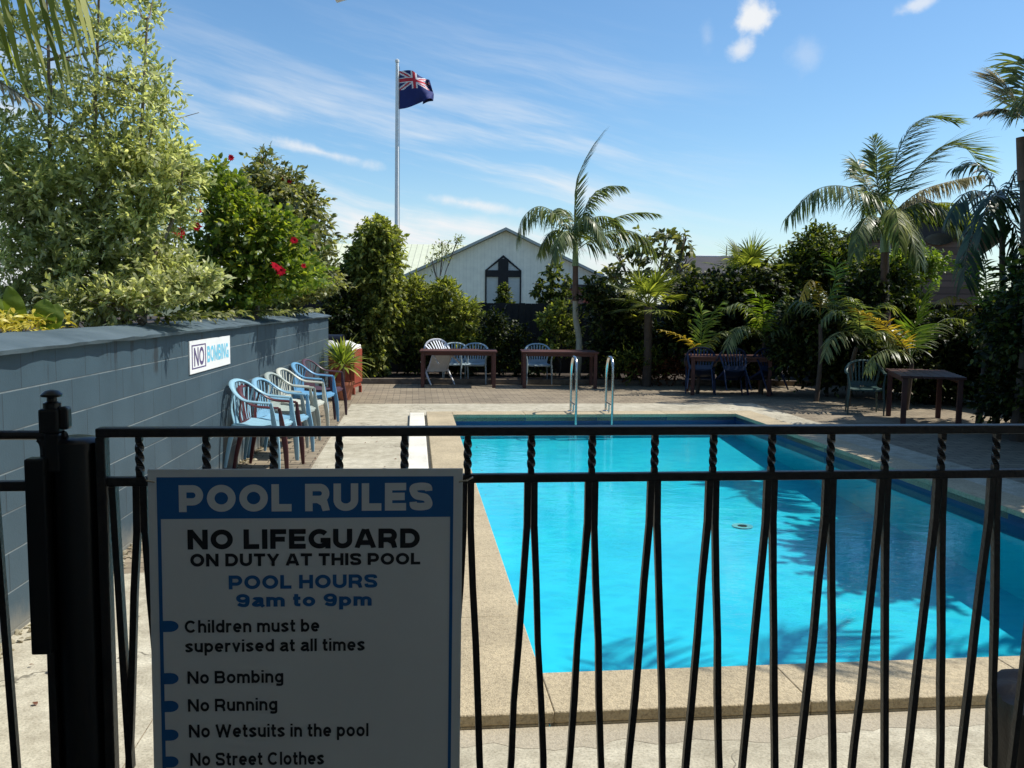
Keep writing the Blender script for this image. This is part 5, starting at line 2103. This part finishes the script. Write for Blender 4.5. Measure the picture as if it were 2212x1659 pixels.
for i, (px, py, r_, dy) in enumerate(((387, 503, 0.070, -1.6), (425, 490, 0.05, -1.5), (595, 577, 0.060, -1.15), (635, 520, 0.045, -0.9), (605, 585, 0.06, -1.1), (430, 455, 0.04, -0.7), (655, 575, 0.035, -0.9))):
    flower(hroot, P(px, py, Yh + dy), r_, 100 + i)

# taller grey-green shrub behind it with reddish tips
Yg = 13.2
rows = [(600, 470, 75, 90), (650, 540, 60, 100), (560, 420, 50, 65), (620, 400, 45, 40), (680, 600, 40, 80), (575, 365, 24, 28), (690, 510, 22, 40), (655, 440, 40, 50), (610, 620, 90, 60), (690, 645, 42, 45), (650, 650, 60, 40), (702, 590, 26, 45)]
cl_ = clumps_px(rows, Yg, 0.8)
groot = plant('grey_green_shrub', 'tall grey-green shrub with small reddish tips behind the hibiscus', 'shrub', bedbase(620, Yg), cl_, 'grey', 1300, 10, 0.095, 0.024, 14, 0.035, group=LS, clip=True, up=0.2, twig_len=0.26, droop=0.35, curl=0.3)
for i, (px, py, r_) in enumerate(((566, 348, 0.06), (498, 341, 0.05), (610, 385, 0.04), (625, 392, 0.035), (515, 388, 0.05))):
    flower(groot, P(px, py, Yg - 0.2), r_, 130 + i)
# hanging creeper strands over the capping
rng = np.random.default_rng(17)
vs_, ts_, qs_ = [], [], []
N = 420
dd = np.concatenate([rng.normal(3.15, 0.12, 60), 3.2 + 8.0 * rng.random(N - 60)])
b_ = np.array([tuple(wall_pt(a, 1.47 + 0.07 * r1 + 0.04, -0.24 + 0.26 * r2)) for a, r1, r2 in zip(dd, rng.random(N), rng.random(N) ** 1.5)])
d_ = unit(np.stack([0.9 + rng.normal(size=N) * 0.4, rng.normal(size=N) * 0.8, rng.normal(size=N) * 0.35], 1))
v, t, q = leaf_arrays(b_, d_, unit(np.array([0, 0, 1.0]) + rng.normal(size=(N, 3)) * 0.5), 0.05 + 0.06 * rng.random(N), 0.012 + 0.012 * rng.random(N), 0.3)
o = np_mesh('trailing_leaves', v, t, q, 'grey')
tag(o, 'trailing leaves and twigs lying over the sloping wall capping', 'trailing plant', kind='stuff')

# broad leaved plant and yellow ground cover at the far left
bl = bedbase(70, 5.6)
root = empty('broad_leaf_plant', bl, 0, 'plant with a few broad upright green leaves at the far left', 'plant')


def broad_leaf(root, pb, pt, w, seed, mat='bigleaf', lean=0.05):
    rg = np.random.default_rng(seed)
    pb, pt = V(*pb), V(*pt)
    nu_, nv_ = 12, 6
    side = (pt - pb).cross(V(0.2, -1, 0)).normalized()
    out = V(0.3, -1, 0.2).normalized()
    mb = MB()
    for i in range(nu_ + 1):
        f = i / nu_
        wd_ = w * (math.sin(math.pi * min(1.0, 0.10 + 0.88 * f)) ** 0.7) * (1.0 if f < 0.98 else 0.3)
        c = pb.lerp(pt, f) + out * (lean * math.sin(f * 2.6)) + V(0, 0, -0.02 * f * f)
        for j in range(nv_ + 1):
            g = j / nv_ * 2 - 1
            mb.v.append(tuple(c + side * (wd_ * g) - out * (0.22 * wd_ * g * g) + out * 0.006 * math.sin(f * 14 + g * 2) - V(*root.location)))
    for i in range(nu_):
        for j in range(nv_):
            k_ = i * (nv_ + 1) + j
            mb.f.append((k_, k_ + nv_ + 1, k_ + nv_ + 2, k_ + 1))
            mb.m.append(0)
    return mb.build('leaf', mat, root, True)


for i, (b1, t1, w) in enumerate((((48, 712), (20, 612), 0.062), ((95, 712), (100, 640), 0.072), ((110, 714), (128, 650), 0.06), ((12, 706), (-12, 632), 0.05))):
    broad_leaf(root, P(*b1, 5.55 + 0.06 * i), P(*t1, 5.5 + 0.1 * i), w, i)
rng = np.random.default_rng(30)
N = 2600
pxs = rng.random(N) ** 1.3 * 230 - 60
Ys = 4.75 + rng.random(N) * 0.9
b_ = np.array([tuple(wall_pt(a, 1.40, -0.33 - c)) for a, c in zip(rng.random(N) ** 1.2 * 2.6 - 1.0, rng.random(N) ** 1.3 * 0.9)])
hz = 0.03 + 0.09 * rng.random(N) * (1 - 0.4 * rng.random(N))
b_[:, 2] += 0.05 + hz * 1.25
d_ = unit(rng.normal(size=(N, 3)) * [1, 1, 0.6] + [0, 0, 0.5])
v, t, q = leaf_arrays(b_, d_, unit(np.array([0, 0, 1.0]) + rng.normal(size=(N, 3)) * 0.4), 0.05 + 0.04 * rng.random(N), 0.007 + 0.005 * rng.random(N), 0.3)
o = np_mesh('yellow_ground_cover', v, t, q, 'yellow')
tag(o, 'bright yellow ground cover spilling along the capping at the far left', 'ground cover', kind='stuff')

# palm at the upper left, its trunk outside the picture
rng = np.random.default_rng(41)
pl_ = V(-3.55, 4.6, BEDZ)
root = empty('overhanging_palm', pl_, 0, 'palm with long hanging leaflets at the upper left corner', 'palm tree')
MB().tube(spline([(0, 0, -0.05), (0.05, 0, 1.2), (0.02, 0.02, 2.45)], 5), [0.09 - 0.03 * i / 10 for i in range(11)], 10).build('trunk', 'barkpale', root, True)
Yl = 4.55
frond(root, rng, [P(-190, -60, Yl), P(-120, -130, Yl - 0.05), P(10, -145, Yl - 0.15), P(165, -75, Yl - 0.3)], 13, 0.85, 0.018, 'olive', droop=0.08, sweep=0.5, wind=(0.55, 0, -2.2), jit=0.16)
frond(root, rng, [P(-190, -60, Yl), P(-150, 20, Yl - 0.2), P(-60, 130, Yl - 0.3), P(20, 190, Yl - 0.35), P(85, 226, Yl - 0.38)], 40, 0.17, 0.011, 'palmdry', droop=0.3, sweep=1.2)
frond(root, rng, [P(-190, -60, Yl), P(-250, -250, Yl), P(-330, -300, Yl + 0.2), P(-420, -220, Yl + 0.4)], 22, 0.6, 0.013, 'palm', droop=0.7)
frond(root, rng, [P(-190, -60, Yl), P(-260, -160, Yl - 0.5), P(-300, -140, Yl - 0.9)], 22, 0.6, 0.013, 'palm', droop=0.7)
frond(root, rng, [P(-190, -60, Yl), P(-200, -260, Yl + 0.5), P(-170, -300, Yl + 1.0)], 22, 0.6, 0.013, 'palm', droop=0.7)

# ================================================================== REAR SHRUBS AND TREES
RS = 'shrubs in the rear garden bed'


def shrub(name, label, rows, Y, mat, twigs, per, L, Wd, seed, group=RS, dyr=None, r0=0.035, basepx=None, bark='barkdark', cat='shrub', basez=0.05, **kw):
    cl_ = clumps_px(rows, Y, dyr)
    bx_ = basepx if basepx is not None else sum(r[0] for r in rows) / len(rows)
    p = P(bx_, 657, Y)
    kw['twig_len'] = kw.get('twig_len', L * 3) * 0.75
    return plant(name, label, cat, V(p.x, Y, basez), cl_, mat, int(twigs * 1.75), per, L * 0.72, Wd * 0.68, seed, r0, bark, group, **kw)


shrub('columnar_shrub', 'dense columnar green shrub in front of the flagpole',
      [(805, 535, 50, 62), (790, 600, 55, 70), (838, 580, 38, 75), (805, 700, 65, 80), (850, 650, 28, 60), (772, 570, 28, 45), (815, 492, 26, 25), (842, 510, 20, 30), (795, 770, 60, 40)],
      19.4, 'olive', 1500, 9, 0.15, 0.045, 50, dyr=0.75, up=0.0, droop=0.4, twig_len=0.30)
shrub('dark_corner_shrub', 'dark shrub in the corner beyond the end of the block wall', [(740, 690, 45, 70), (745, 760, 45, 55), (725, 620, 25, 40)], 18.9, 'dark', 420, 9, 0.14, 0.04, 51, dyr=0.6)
shrub('feathery_shrub', 'feathery olive shrub before the church hall left of the cross',
      [(910, 665, 50, 55), (970, 665, 50, 50), (1008, 685, 36, 45), (930, 725, 65, 55), (1000, 745, 50, 45), (895, 620, 22, 26), (960, 625, 30, 24)],
      19.8, 'olive', 720, 9, 0.17, 0.028, 52, dyr=0.6, up=0.6, twig_len=0.24)
shrub('thin_sapling', 'thin sapling with dark leaf clumps right of the cross window',
      [(1196, 590, 22, 28), (1172, 625, 30, 26), (1210, 640, 24, 26), (1180, 655, 30, 20), (1225, 615, 10, 22)], 21.8, 'mid', 75, 8, 0.17, 0.06, 53, dyr=0.35, r0=0.02, up=0.2, twig_len=0.12)
shrub('small_conifer', 'small dark conifer below the cross window', [(1088, 640, 16, 34), (1088, 665, 26, 20)], 21.5, 'mid', 60, 9, 0.13, 0.03, 54, dyr=0.25, r0=0.02, up=0.7, twig_len=0.14)
shrub('climbing_shrub', 'leafy sunlit shrub around the foot of the central palm',
      [(1215, 690, 32, 50), (1200, 740, 40, 45), (1240, 720, 18, 60), (1180, 690, 20, 30)], 19.9, 'olive', 120, 9, 0.15, 0.045, 55, dyr=0.35, r0=0.02, twig_len=0.16)
shrub('low_dark_shrub', 'low dark shrubs against the rear fence behind the tables',
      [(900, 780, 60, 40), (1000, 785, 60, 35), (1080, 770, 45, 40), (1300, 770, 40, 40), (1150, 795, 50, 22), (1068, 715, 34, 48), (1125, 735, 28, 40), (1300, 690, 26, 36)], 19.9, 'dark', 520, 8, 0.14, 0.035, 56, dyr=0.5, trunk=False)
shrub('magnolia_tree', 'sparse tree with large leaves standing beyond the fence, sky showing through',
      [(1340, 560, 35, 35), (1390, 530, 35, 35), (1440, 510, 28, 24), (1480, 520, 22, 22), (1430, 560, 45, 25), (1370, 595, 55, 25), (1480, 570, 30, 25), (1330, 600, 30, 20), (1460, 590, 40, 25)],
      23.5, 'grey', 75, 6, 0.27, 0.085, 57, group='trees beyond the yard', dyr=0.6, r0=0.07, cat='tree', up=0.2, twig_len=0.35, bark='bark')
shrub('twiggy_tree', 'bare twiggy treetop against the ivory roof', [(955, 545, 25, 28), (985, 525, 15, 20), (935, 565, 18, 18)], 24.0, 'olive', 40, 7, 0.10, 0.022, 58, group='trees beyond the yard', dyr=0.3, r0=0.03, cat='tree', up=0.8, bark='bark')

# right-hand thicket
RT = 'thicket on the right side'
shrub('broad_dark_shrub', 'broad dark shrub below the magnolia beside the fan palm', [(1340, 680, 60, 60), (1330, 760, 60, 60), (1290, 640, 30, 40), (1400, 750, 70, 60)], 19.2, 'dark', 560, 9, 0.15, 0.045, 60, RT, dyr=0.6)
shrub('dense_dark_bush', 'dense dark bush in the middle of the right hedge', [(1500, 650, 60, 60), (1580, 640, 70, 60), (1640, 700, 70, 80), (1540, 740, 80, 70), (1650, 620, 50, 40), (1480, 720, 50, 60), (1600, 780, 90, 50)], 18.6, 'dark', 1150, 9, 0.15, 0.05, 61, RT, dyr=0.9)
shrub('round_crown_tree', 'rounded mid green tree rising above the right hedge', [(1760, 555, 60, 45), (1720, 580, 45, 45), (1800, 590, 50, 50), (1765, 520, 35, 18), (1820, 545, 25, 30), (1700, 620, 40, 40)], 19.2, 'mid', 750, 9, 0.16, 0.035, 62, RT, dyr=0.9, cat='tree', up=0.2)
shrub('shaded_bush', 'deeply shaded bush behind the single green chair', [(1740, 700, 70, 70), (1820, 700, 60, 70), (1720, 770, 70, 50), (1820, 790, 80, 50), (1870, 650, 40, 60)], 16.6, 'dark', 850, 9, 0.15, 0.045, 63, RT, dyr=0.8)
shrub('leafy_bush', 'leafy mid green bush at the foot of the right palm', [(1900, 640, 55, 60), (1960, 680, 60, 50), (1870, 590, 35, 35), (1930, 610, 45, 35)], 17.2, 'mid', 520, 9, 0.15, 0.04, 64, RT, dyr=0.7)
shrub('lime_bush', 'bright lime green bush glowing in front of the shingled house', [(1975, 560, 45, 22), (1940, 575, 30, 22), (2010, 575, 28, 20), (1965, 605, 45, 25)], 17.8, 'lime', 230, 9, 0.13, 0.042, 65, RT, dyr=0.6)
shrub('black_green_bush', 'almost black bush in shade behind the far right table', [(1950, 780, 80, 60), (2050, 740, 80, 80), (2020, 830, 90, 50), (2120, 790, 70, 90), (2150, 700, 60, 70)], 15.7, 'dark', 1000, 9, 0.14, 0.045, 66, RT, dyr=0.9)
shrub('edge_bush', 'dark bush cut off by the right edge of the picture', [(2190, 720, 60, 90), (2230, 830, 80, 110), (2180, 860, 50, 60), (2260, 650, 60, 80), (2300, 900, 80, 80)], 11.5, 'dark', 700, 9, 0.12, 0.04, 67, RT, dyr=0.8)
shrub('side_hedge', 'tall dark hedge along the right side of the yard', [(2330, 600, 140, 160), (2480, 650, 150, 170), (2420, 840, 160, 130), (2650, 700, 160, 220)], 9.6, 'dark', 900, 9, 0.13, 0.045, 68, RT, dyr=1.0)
shrub('bronze_low_plant', 'low bronze-leaved plants at the bed edge under the fan palm', [(1470, 795, 40, 26), (1430, 800, 36, 22), (1380, 800, 40, 26), (1500, 770, 25, 30)], 18.7, 'redleaf', 170, 8, 0.14, 0.03, 69, RT, dyr=0.3, trunk=False)
shrub('low_fern', 'low green ferny plant in the bed right of the ladder', [(1390, 780, 40, 30), (1350, 790, 30, 25)], 18.5, 'mid', 120, 8, 0.16, 0.022, 70, RT, dyr=0.3, trunk=False, up=0.7)

# ================================================================== PALMS
def palm(name, label, base_px, Y, crown_px, trunk_pts, fronds, seed, r0=0.06, mat='palm', group=None, trunk_mat='barkpale', shaft=None, L=0.62, wid=0.015, n=78, wind=(0.2, 0, 0), droop=0.65, sheath=None, basez=0.03):
    rng = np.random.default_rng(seed)
    p = P(base_px, 657, Y)
    base = V(p.x, Y, basez)
    root = empty(name, base, 0, label, 'palm tree', group)
    tp = [V(0, 0, -0.05)] + [P(a, b, Y) - base for a, b in trunk_pts]
    sp = spline(tp, 6)
    # ringed trunk
    rr = [r0 * (1.25 - 0.35 * i / (len(sp) - 1)) * (1 + 0.05 * (i % 2)) for i in range(len(sp))]
    MB().tube(sp, rr, 10).build('trunk', trunk_mat, root, True)
    if sheath:
        q = [P(a, b, Y) - base for a, b in sheath]
        sp = spline(q, 5)
        MB().tube(sp, [r0 * (1.25 - 0.25 * i / (len(sp) - 1)) for i in range(len(sp))], 10).build('leaf_sheath', 'sheath', root, True)
    if shaft:
        q = [P(a, b, Y) - base for a, b in shaft]
        sp = spline(q, 5)
        MB().tube(sp, [r0 * (1.3 - 0.75 * i / (len(sp) - 1)) for i in range(len(sp))], 10).build('crownshaft', 'crownshaft', root, True)
    for fr_ in fronds:
        pts, kw = fr_[0], dict(fr_[1]) if len(fr_) > 1 else {}
        k_ = dict(n=n, L=L, wid=wid, mat=mat, wind=wind, droop=droop)
        k_.update(kw)
        P3 = [P(q[0], q[1], Y + (q[2] if len(q) > 2 else 0.0)) for q in pts]
        frond(root, rng, P3, **k_)
    return root


palm('central_palm', 'slender palm with windblown fronds in front of the church hall', 1249, 19.3, None,
     [(1251, 740), (1244, 690), (1243, 640), (1243, 600)],
     [([(1243, 540), (1242, 440), (1250, 380), (1275, 325, 0.1), (1306, 282, 0.2)], dict(L=0.42, sweep=1.6, droop=0.05, wind=(0.5, 0, 0.5), jit=0.12)),
      ([(1244, 530), (1268, 440), (1305, 405, -0.2), (1348, 402, -0.3)], dict(L=0.45, droop=0.8)),
      ([(1246, 535), (1310, 480, 0.2), (1370, 460, 0.3), (1420, 462, 0.4)], dict(L=0.42, droop=0.5, sweep=1.1)),
      ([(1246, 540), (1300, 505, -0.1), (1350, 497, -0.2), (1395, 515, -0.3), (1415, 545, -0.3)], dict(L=0.62, droop=1.3)),
      ([(1240, 540), (1218, 478, -0.1), (1168, 446, -0.2), (1130, 470, -0.3), (1115, 520, -0.3)], dict(L=0.60, droop=1.3)),
      ([(1241, 545), (1215, 500, 0.3), (1185, 505, 0.6), (1165, 545, 0.8)], dict(L=0.5, droop=1.2)),
      ([(1243, 530), (1258, 470, -0.4), (1285, 480, -0.8), (1300, 520, -1.0)], dict(L=0.5, droop=1.2)),
      ([(1242, 540), (1228, 500, -0.5), (1208, 515, -0.9), (1195, 555, -1.0)], dict(L=0.5, droop=1.2)),
      ([(1245, 535), (1275, 475, 0.4), (1320, 470, 0.8), (1350, 500, 1.0)], dict(L=0.5, droop=1.1)),
      ([(1240, 530), (1225, 465, 0.2), (1205, 450, 0.5), (1185, 470, 0.7)], dict(L=0.4, droop=1.0))],
     71, r0=0.060, sheath=[(1243, 650), (1243, 610), (1243, 570)], shaft=[(1243, 575), (1243, 530), (1243, 480)], wind=(0.22, 0, 0), group='tall palms')

palm('feather_palm', 'large feather palm with long arching fronds on the right', 1912, 16.2, None,
     [(1912, 760), (1913, 690), (1911, 620), (1912, 540)],
     [([(1906, 470), (1878, 425, -0.2), (1820, 402, -0.4), (1760, 412, -0.5), (1698, 470, -0.6)], dict(L=0.62, droop=1.0)),
      ([(1907, 460), (1895, 390), (1893, 330), (1884, 300)], dict(L=0.42, droop=0.3)),
      ([(1912, 460), (1930, 360), (1965, 280, 0.1), (2010, 252, 0.2), (2062, 264, 0.3)], dict(L=0.60, droop=0.3, wind=(0.5, 0, 0.2))),
      ([(1916, 460), (1965, 380), (2035, 318, -0.1), (2085, 320, -0.2), (2118, 365, -0.3)], dict(L=0.72, droop=0.25, wind=(0.5, 0, 0.3))),
      ([(1918, 470), (1985, 415, 0.2), (2060, 390, 0.4), (2122, 378, 0.6)], dict(L=0.46, droop=0.8, mat='palmdry')),
      ([(1918, 475), (1985, 440, -0.3), (2045, 455, -0.6), (2080, 515, -0.8)], dict(L=0.6, droop=1.1)),
      ([(1914, 480), (1945, 470, -0.6), (1970, 510, -1.0), (1985, 560, -1.2)], dict(L=0.55, droop=1.1)),
      ([(1908, 480), (1880, 465, -0.5), (1855, 500, -0.9), (1845, 545, -1.0)], dict(L=0.5, droop=1.1)),
      ([(1906, 465), (1870, 395, 0.3), (1850, 350, 0.5), (1835, 370, 0.6)], dict(L=0.42, droop=0.5)),
      ([(1918, 470), (1990, 445, 0.5), (2060, 440, 0.9), (2110, 480, 1.1)], dict(L=0.55, droop=0.9, mat='olive')),
      ([(1912, 485), (1930, 450, -0.8), (1940, 480, -1.3), (1942, 530, -1.5)], dict(L=0.5, droop=1.1, mat='olive')),
      ([(1908, 470), (1900, 420, 0.6), (1885, 420, 1.0), (1868, 460, 1.3)], dict(L=0.5, droop=1.0))],
     72, r0=0.075, trunk_mat='sheath', shaft=[(1912, 545), (1912, 500), (1912, 450)], L=0.72, wid=0.0135, n=90, group='tall palms')

palm('edge_palm', 'tall palm at the right edge with windblown pale frond', 2214, 11.2, None,
     [(2224, 700), (2220, 560), (2216, 420), (2212, 300)],
     [([(2208, 250), (2190, 212), (2172, 185), (2150, 165)], dict(L=0.46, droop=0.10, wind=(-0.7, 0, 0.25), sweep=0.9, wid=0.010, n=44, mat='palmdry')),
      ([(2208, 255), (2180, 240, -0.1), (2150, 236, -0.15), (2118, 246, -0.2)], dict(L=0.22, droop=0.3, mat='palmdry', wind=(-0.3, 0, -0.1))),
      ([(2208, 250), (2240, 190), (2300, 170), (2370, 220)], dict(L=0.55)),
      ([(2208, 250), (2235, 200, 0.5), (2270, 190, 1.0), (2300, 240, 1.3)], dict(L=0.55)),
      ([(2208, 250), (2235, 200, -0.5), (2280, 190, -1.0), (2310, 240, -1.3)], dict(L=0.55)),
      ([(2208, 250), (2220, 130), (2250, 60), (2290, 30)], dict(L=0.5))],
     73, r0=0.07, trunk_mat='barkdark', sheath=[(2214, 390), (2211, 340), (2208, 296)], group='tall palms')
# flared old leaf bases on that trunk
palm('dark_palm', 'dark slender palm with glossy drooping fronds near the right edge', 2166, 12.8, None,
     [(2168, 760), (2166, 640), (2165, 540), (2165, 470)],
     [([(2165, 455), (2120, 415, -0.1), (2082, 420, -0.2), (2052, 465, -0.3)], dict(L=0.5, droop=0.9)),
      ([(2165, 450), (2140, 385, 0.1), (2105, 352, 0.2), (2062, 362, 0.3)], dict(L=0.42, droop=0.7)),
      ([(2165, 450), (2190, 385, 0.1), (2225, 350, 0.2), (2270, 360, 0.3)], dict(L=0.5, droop=0.8)),
      ([(2164, 460), (2118, 470, -0.4), (2092, 530, -0.6), (2083, 605, -0.7)], dict(L=0.55, droop=0.9)),
      ([(2166, 460), (2192, 490, -0.3), (2205, 560, -0.5), (2208, 620, -0.5)], dict(L=0.45, droop=1.0)),
      ([(2166, 455), (2215, 430, -0.1), (2265, 460, -0.2)], dict(L=0.5, droop=1.0)),
      ([(2165, 455), (2150, 420, -0.7), (2130, 450, -1.1), (2120, 510, -1.3)], dict(L=0.5, droop=1.0)),
      ([(2165, 455), (2170, 410, 0.6), (2160, 420, 1.0), (2150, 470, 1.2)], dict(L=0.5, droop=1.0))],
     74, r0=0.04, mat='palmdark', trunk_mat='barkdark', L=0.5, wid=0.017, n=30, group='tall palms')

UP = 'young palms in the undergrowth'
palm('young_palm', 'young palm with one yellow and one green frond below the fan palm', 1512, 16.9, None, [(1512, 790), (1511, 770)],
     [([(1510, 765), (1490, 738, -0.1), (1462, 722, -0.2), (1428, 712, -0.3)], dict(mat='palmyellow', L=0.22, droop=0.3)),
      ([(1512, 765), (1522, 715), (1538, 680), (1558, 655)], dict(mat='palmlime', L=0.36, droop=0.35)),
      ([(1511, 765), (1515, 710, 0.1), (1516, 675, 0.15), (1505, 650, 0.2)], dict(mat='palmlime', L=0.34, droop=0.35)),
      ([(1512, 765), (1540, 730, -0.1), (1565, 715, -0.2), (1585, 730, -0.3)], dict(L=0.3, droop=0.6))],
     75, r0=0.03, n=24, wid=0.014, group=UP, trunk_mat='barkdark')
palm('golden_palm', 'young palm with a broad green frond and a golden frond on the right', 1968, 14.5, None, [(1968, 800), (1967, 775)],
     [([(1965, 770), (1940, 730, -0.1), (1900, 695, -0.2), (1848, 668, -0.3)], dict(mat='palmyellow', n=40, L=0.34, droop=0.25)),
      ([(1968, 770), (1975, 715), (1988, 665, -0.05), (2006, 618, -0.1)], dict(mat='palmlime', L=0.44, droop=0.25, n=44)),
      ([(1968, 770), (2000, 720, 0.2), (2040, 690, 0.4), (2080, 690, 0.5)], dict(L=0.36, droop=0.6)),
      ([(1966, 775), (1930, 755, -0.3), (1895, 765, -0.5), (1870, 800, -0.6)], dict(L=0.34, droop=0.7)),
      ([(1967, 772), (1955, 730, 0.3), (1930, 710, 0.5), (1900, 720, 0.7)], dict(L=0.34, droop=0.6))],
     76, r0=0.035, n=28, wid=0.013, group=UP, trunk_mat='barkdark')
palm('fan_fronded_palm', 'yellow-green palm fronds fanning out beneath the dark palm', 2128, 12.2, None, [(2130, 760), (2129, 700)],
     [([(2128, 680), (2112, 630), (2085, 590), (2055, 565)], dict(mat='palmlime', L=0.34, droop=0.4)),
      ([(2128, 680), (2150, 620), (2180, 580), (2212, 560)], dict(mat='palmlime', L=0.36, droop=0.3)),
      ([(2128, 685), (2090, 655, -0.1), (2055, 640, -0.2), (2030, 650, -0.3)], dict(mat='palmyellow', L=0.26, droop=0.6)),
      ([(2128, 680), (2130, 610, 0.2), (2125, 570, 0.3), (2110, 545, 0.4)], dict(mat='palmlime', L=0.32, droop=0.4)),
      ([(2129, 685), (2165, 650, -0.3), (2200, 650, -0.5), (2225, 680, -0.6)], dict(L=0.34, droop=0.7))],
     77, r0=0.035, n=26, wid=0.013, group=UP, trunk_mat='barkdark')
palm('tan_palm', 'small palm with a drooping tan frond and an upright green frond', 1772, 15.7, None, [(1772, 780), (1772, 700)],
     [([(1772, 680), (1768, 630, -0.1), (1752, 605, -0.25), (1732, 640, -0.4)], dict(mat='palmyellow', L=0.28, droop=1.0)),
      ([(1773, 680), (1800, 620), (1805, 575), (1785, 545)], dict(mat='palmlime', L=0.32, droop=0.4)),
      ([(1773, 680), (1810, 650, 0.1), (1840, 660, 0.2), (1855, 700, 0.3)], dict(L=0.34, droop=0.8)),
      ([(1772, 680), (1740, 650, 0.2), (1710, 655, 0.4), (1690, 690, 0.5)], dict(L=0.34, droop=0.8))],
     78, r0=0.035, n=26, wid=0.014, group=UP, trunk_mat='barkdark')


palm('fern_palm', 'dark green feathery palm low in the hedge left of the tan palm', 1650, 16.9, None, [(1650, 790), (1650, 740)],
     [([(1650, 730), (1630, 680), (1600, 655), (1565, 665)], dict()), ([(1650, 730), (1668, 670), (1695, 640), (1725, 650)], dict()),
      ([(1650, 730), (1648, 670, -0.3), (1640, 640, -0.5), (1625, 625, -0.6)], dict(mat='palmlime')), ([(1650, 732), (1690, 705, -0.3), (1715, 720, -0.5), (1730, 750, -0.6)], dict()),
      ([(1650, 732), (1615, 705, -0.3), (1585, 715, -0.5), (1570, 750, -0.6)], dict())],
     79, r0=0.035, n=30, L=0.38, wid=0.014, group=UP, trunk_mat='barkdark')
palm('fern_palm', 'mid green feathery palm low behind the single chair', 1840, 15.0, None, [(1840, 790), (1850, 750)],
     [([(1860, 735), (1840, 690), (1805, 670), (1775, 690)], dict()), ([(1860, 735), (1880, 680), (1905, 655), (1935, 665)], dict(mat='olive')),
      ([(1860, 735), (1855, 680, -0.3), (1845, 650, -0.5), (1830, 640, -0.6)], dict()), ([(1860, 738), (1900, 715, -0.3), (1925, 735, -0.5), (1940, 770, -0.6)], dict()),
      ([(1860, 738), (1825, 715, -0.3), (1795, 735, -0.5), (1780, 770, -0.6)], dict())],
     80, r0=0.035, n=30, L=0.36, wid=0.014, group=UP, trunk_mat='barkdark')


def fan_palm(name, label, px, py, Y, R_, pet, nleaf, seed, r0=0.09, mat='palm', tilt=0.35):
    rng = np.random.default_rng(seed)
    c = P(px, py, Y)
    base = V(c.x, Y, 0.03)
    root = empty(name, base, 0, label, 'palm tree', 'fan palms')
    MB().tube(spline([(0, 0, -0.04), (0.02, 0, (c.z) * 0.5), (0, 0, c.z - 0.05)], 6), [r0 * (1.1 - 0.2 * i / 12) for i in range(13)], 10).build('trunk', 'barkdark', root, True)
    for k_ in range(nleaf):
        a = 2.39996 * k_ + rng.random() * 0.4
        e_ = math.radians(75 - 95 * (k_ / (nleaf - 1)) + rng.normal() * 6)
        d = V(math.cos(a) * math.cos(e_), math.sin(a) * math.cos(e_), math.sin(e_))
        fan_leaf(root, rng, c, d, pet * (0.8 + 0.4 * rng.random()), R_ * (0.85 + 0.3 * rng.random()), 22, mat, 0.017, 0.5)
    return root


fan_palm('fan_palm', 'fan palm with a rounded green head and dark trunk right of the central palm', 1400, 660, 18.3, 0.55, 0.50, 20, 81, mat='olive')
fan_palm('fan_palm', 'fan palm whose head rises before the small hipped roof', 1615, 590, 18.9, 0.55, 0.45, 16, 82, mat='olive')

# trees outside the frame on the right whose shadows fall over deck and pool
palm('shade_palm', 'palm standing outside the right edge, its shadow lying on the pool floor', 3100, 5.6, None, [(3100, 300), (3080, 0), (3080, -350)],
     [([(3080, -380), (2900, -520, 0.1), (2700, -480, 0.2), (2560, -300, 0.3)], {}), ([(3080, -380), (3200, -560), (3400, -560), (3560, -380)], {}),
      ([(3080, -380), (3060, -520, 0.7), (3020, -500, 1.2), (2990, -350, 1.5)], {}), ([(3080, -380), (3060, -520, -0.5), (3020, -500, -1.0), (2990, -350, -1.3)], {}),
      ([(3080, -380), (2960, -600, 0.5), (2800, -640, 0.9), (2640, -520, 1.2)], {}), ([(3080, -380), (2960, -560, -0.4), (2850, -560, -0.8), (2740, -420, -1.1)], {}),
      ([(3080, -380), (3100, -640), (3090, -800), (3050, -880)], {}), ([(3080, -380), (3220, -520, 0.5), (3350, -480, 1.0), (3420, -340, 1.3)], {})],
     90, r0=0.09, L=0.75, wid=0.022, n=36, group='tall palms')

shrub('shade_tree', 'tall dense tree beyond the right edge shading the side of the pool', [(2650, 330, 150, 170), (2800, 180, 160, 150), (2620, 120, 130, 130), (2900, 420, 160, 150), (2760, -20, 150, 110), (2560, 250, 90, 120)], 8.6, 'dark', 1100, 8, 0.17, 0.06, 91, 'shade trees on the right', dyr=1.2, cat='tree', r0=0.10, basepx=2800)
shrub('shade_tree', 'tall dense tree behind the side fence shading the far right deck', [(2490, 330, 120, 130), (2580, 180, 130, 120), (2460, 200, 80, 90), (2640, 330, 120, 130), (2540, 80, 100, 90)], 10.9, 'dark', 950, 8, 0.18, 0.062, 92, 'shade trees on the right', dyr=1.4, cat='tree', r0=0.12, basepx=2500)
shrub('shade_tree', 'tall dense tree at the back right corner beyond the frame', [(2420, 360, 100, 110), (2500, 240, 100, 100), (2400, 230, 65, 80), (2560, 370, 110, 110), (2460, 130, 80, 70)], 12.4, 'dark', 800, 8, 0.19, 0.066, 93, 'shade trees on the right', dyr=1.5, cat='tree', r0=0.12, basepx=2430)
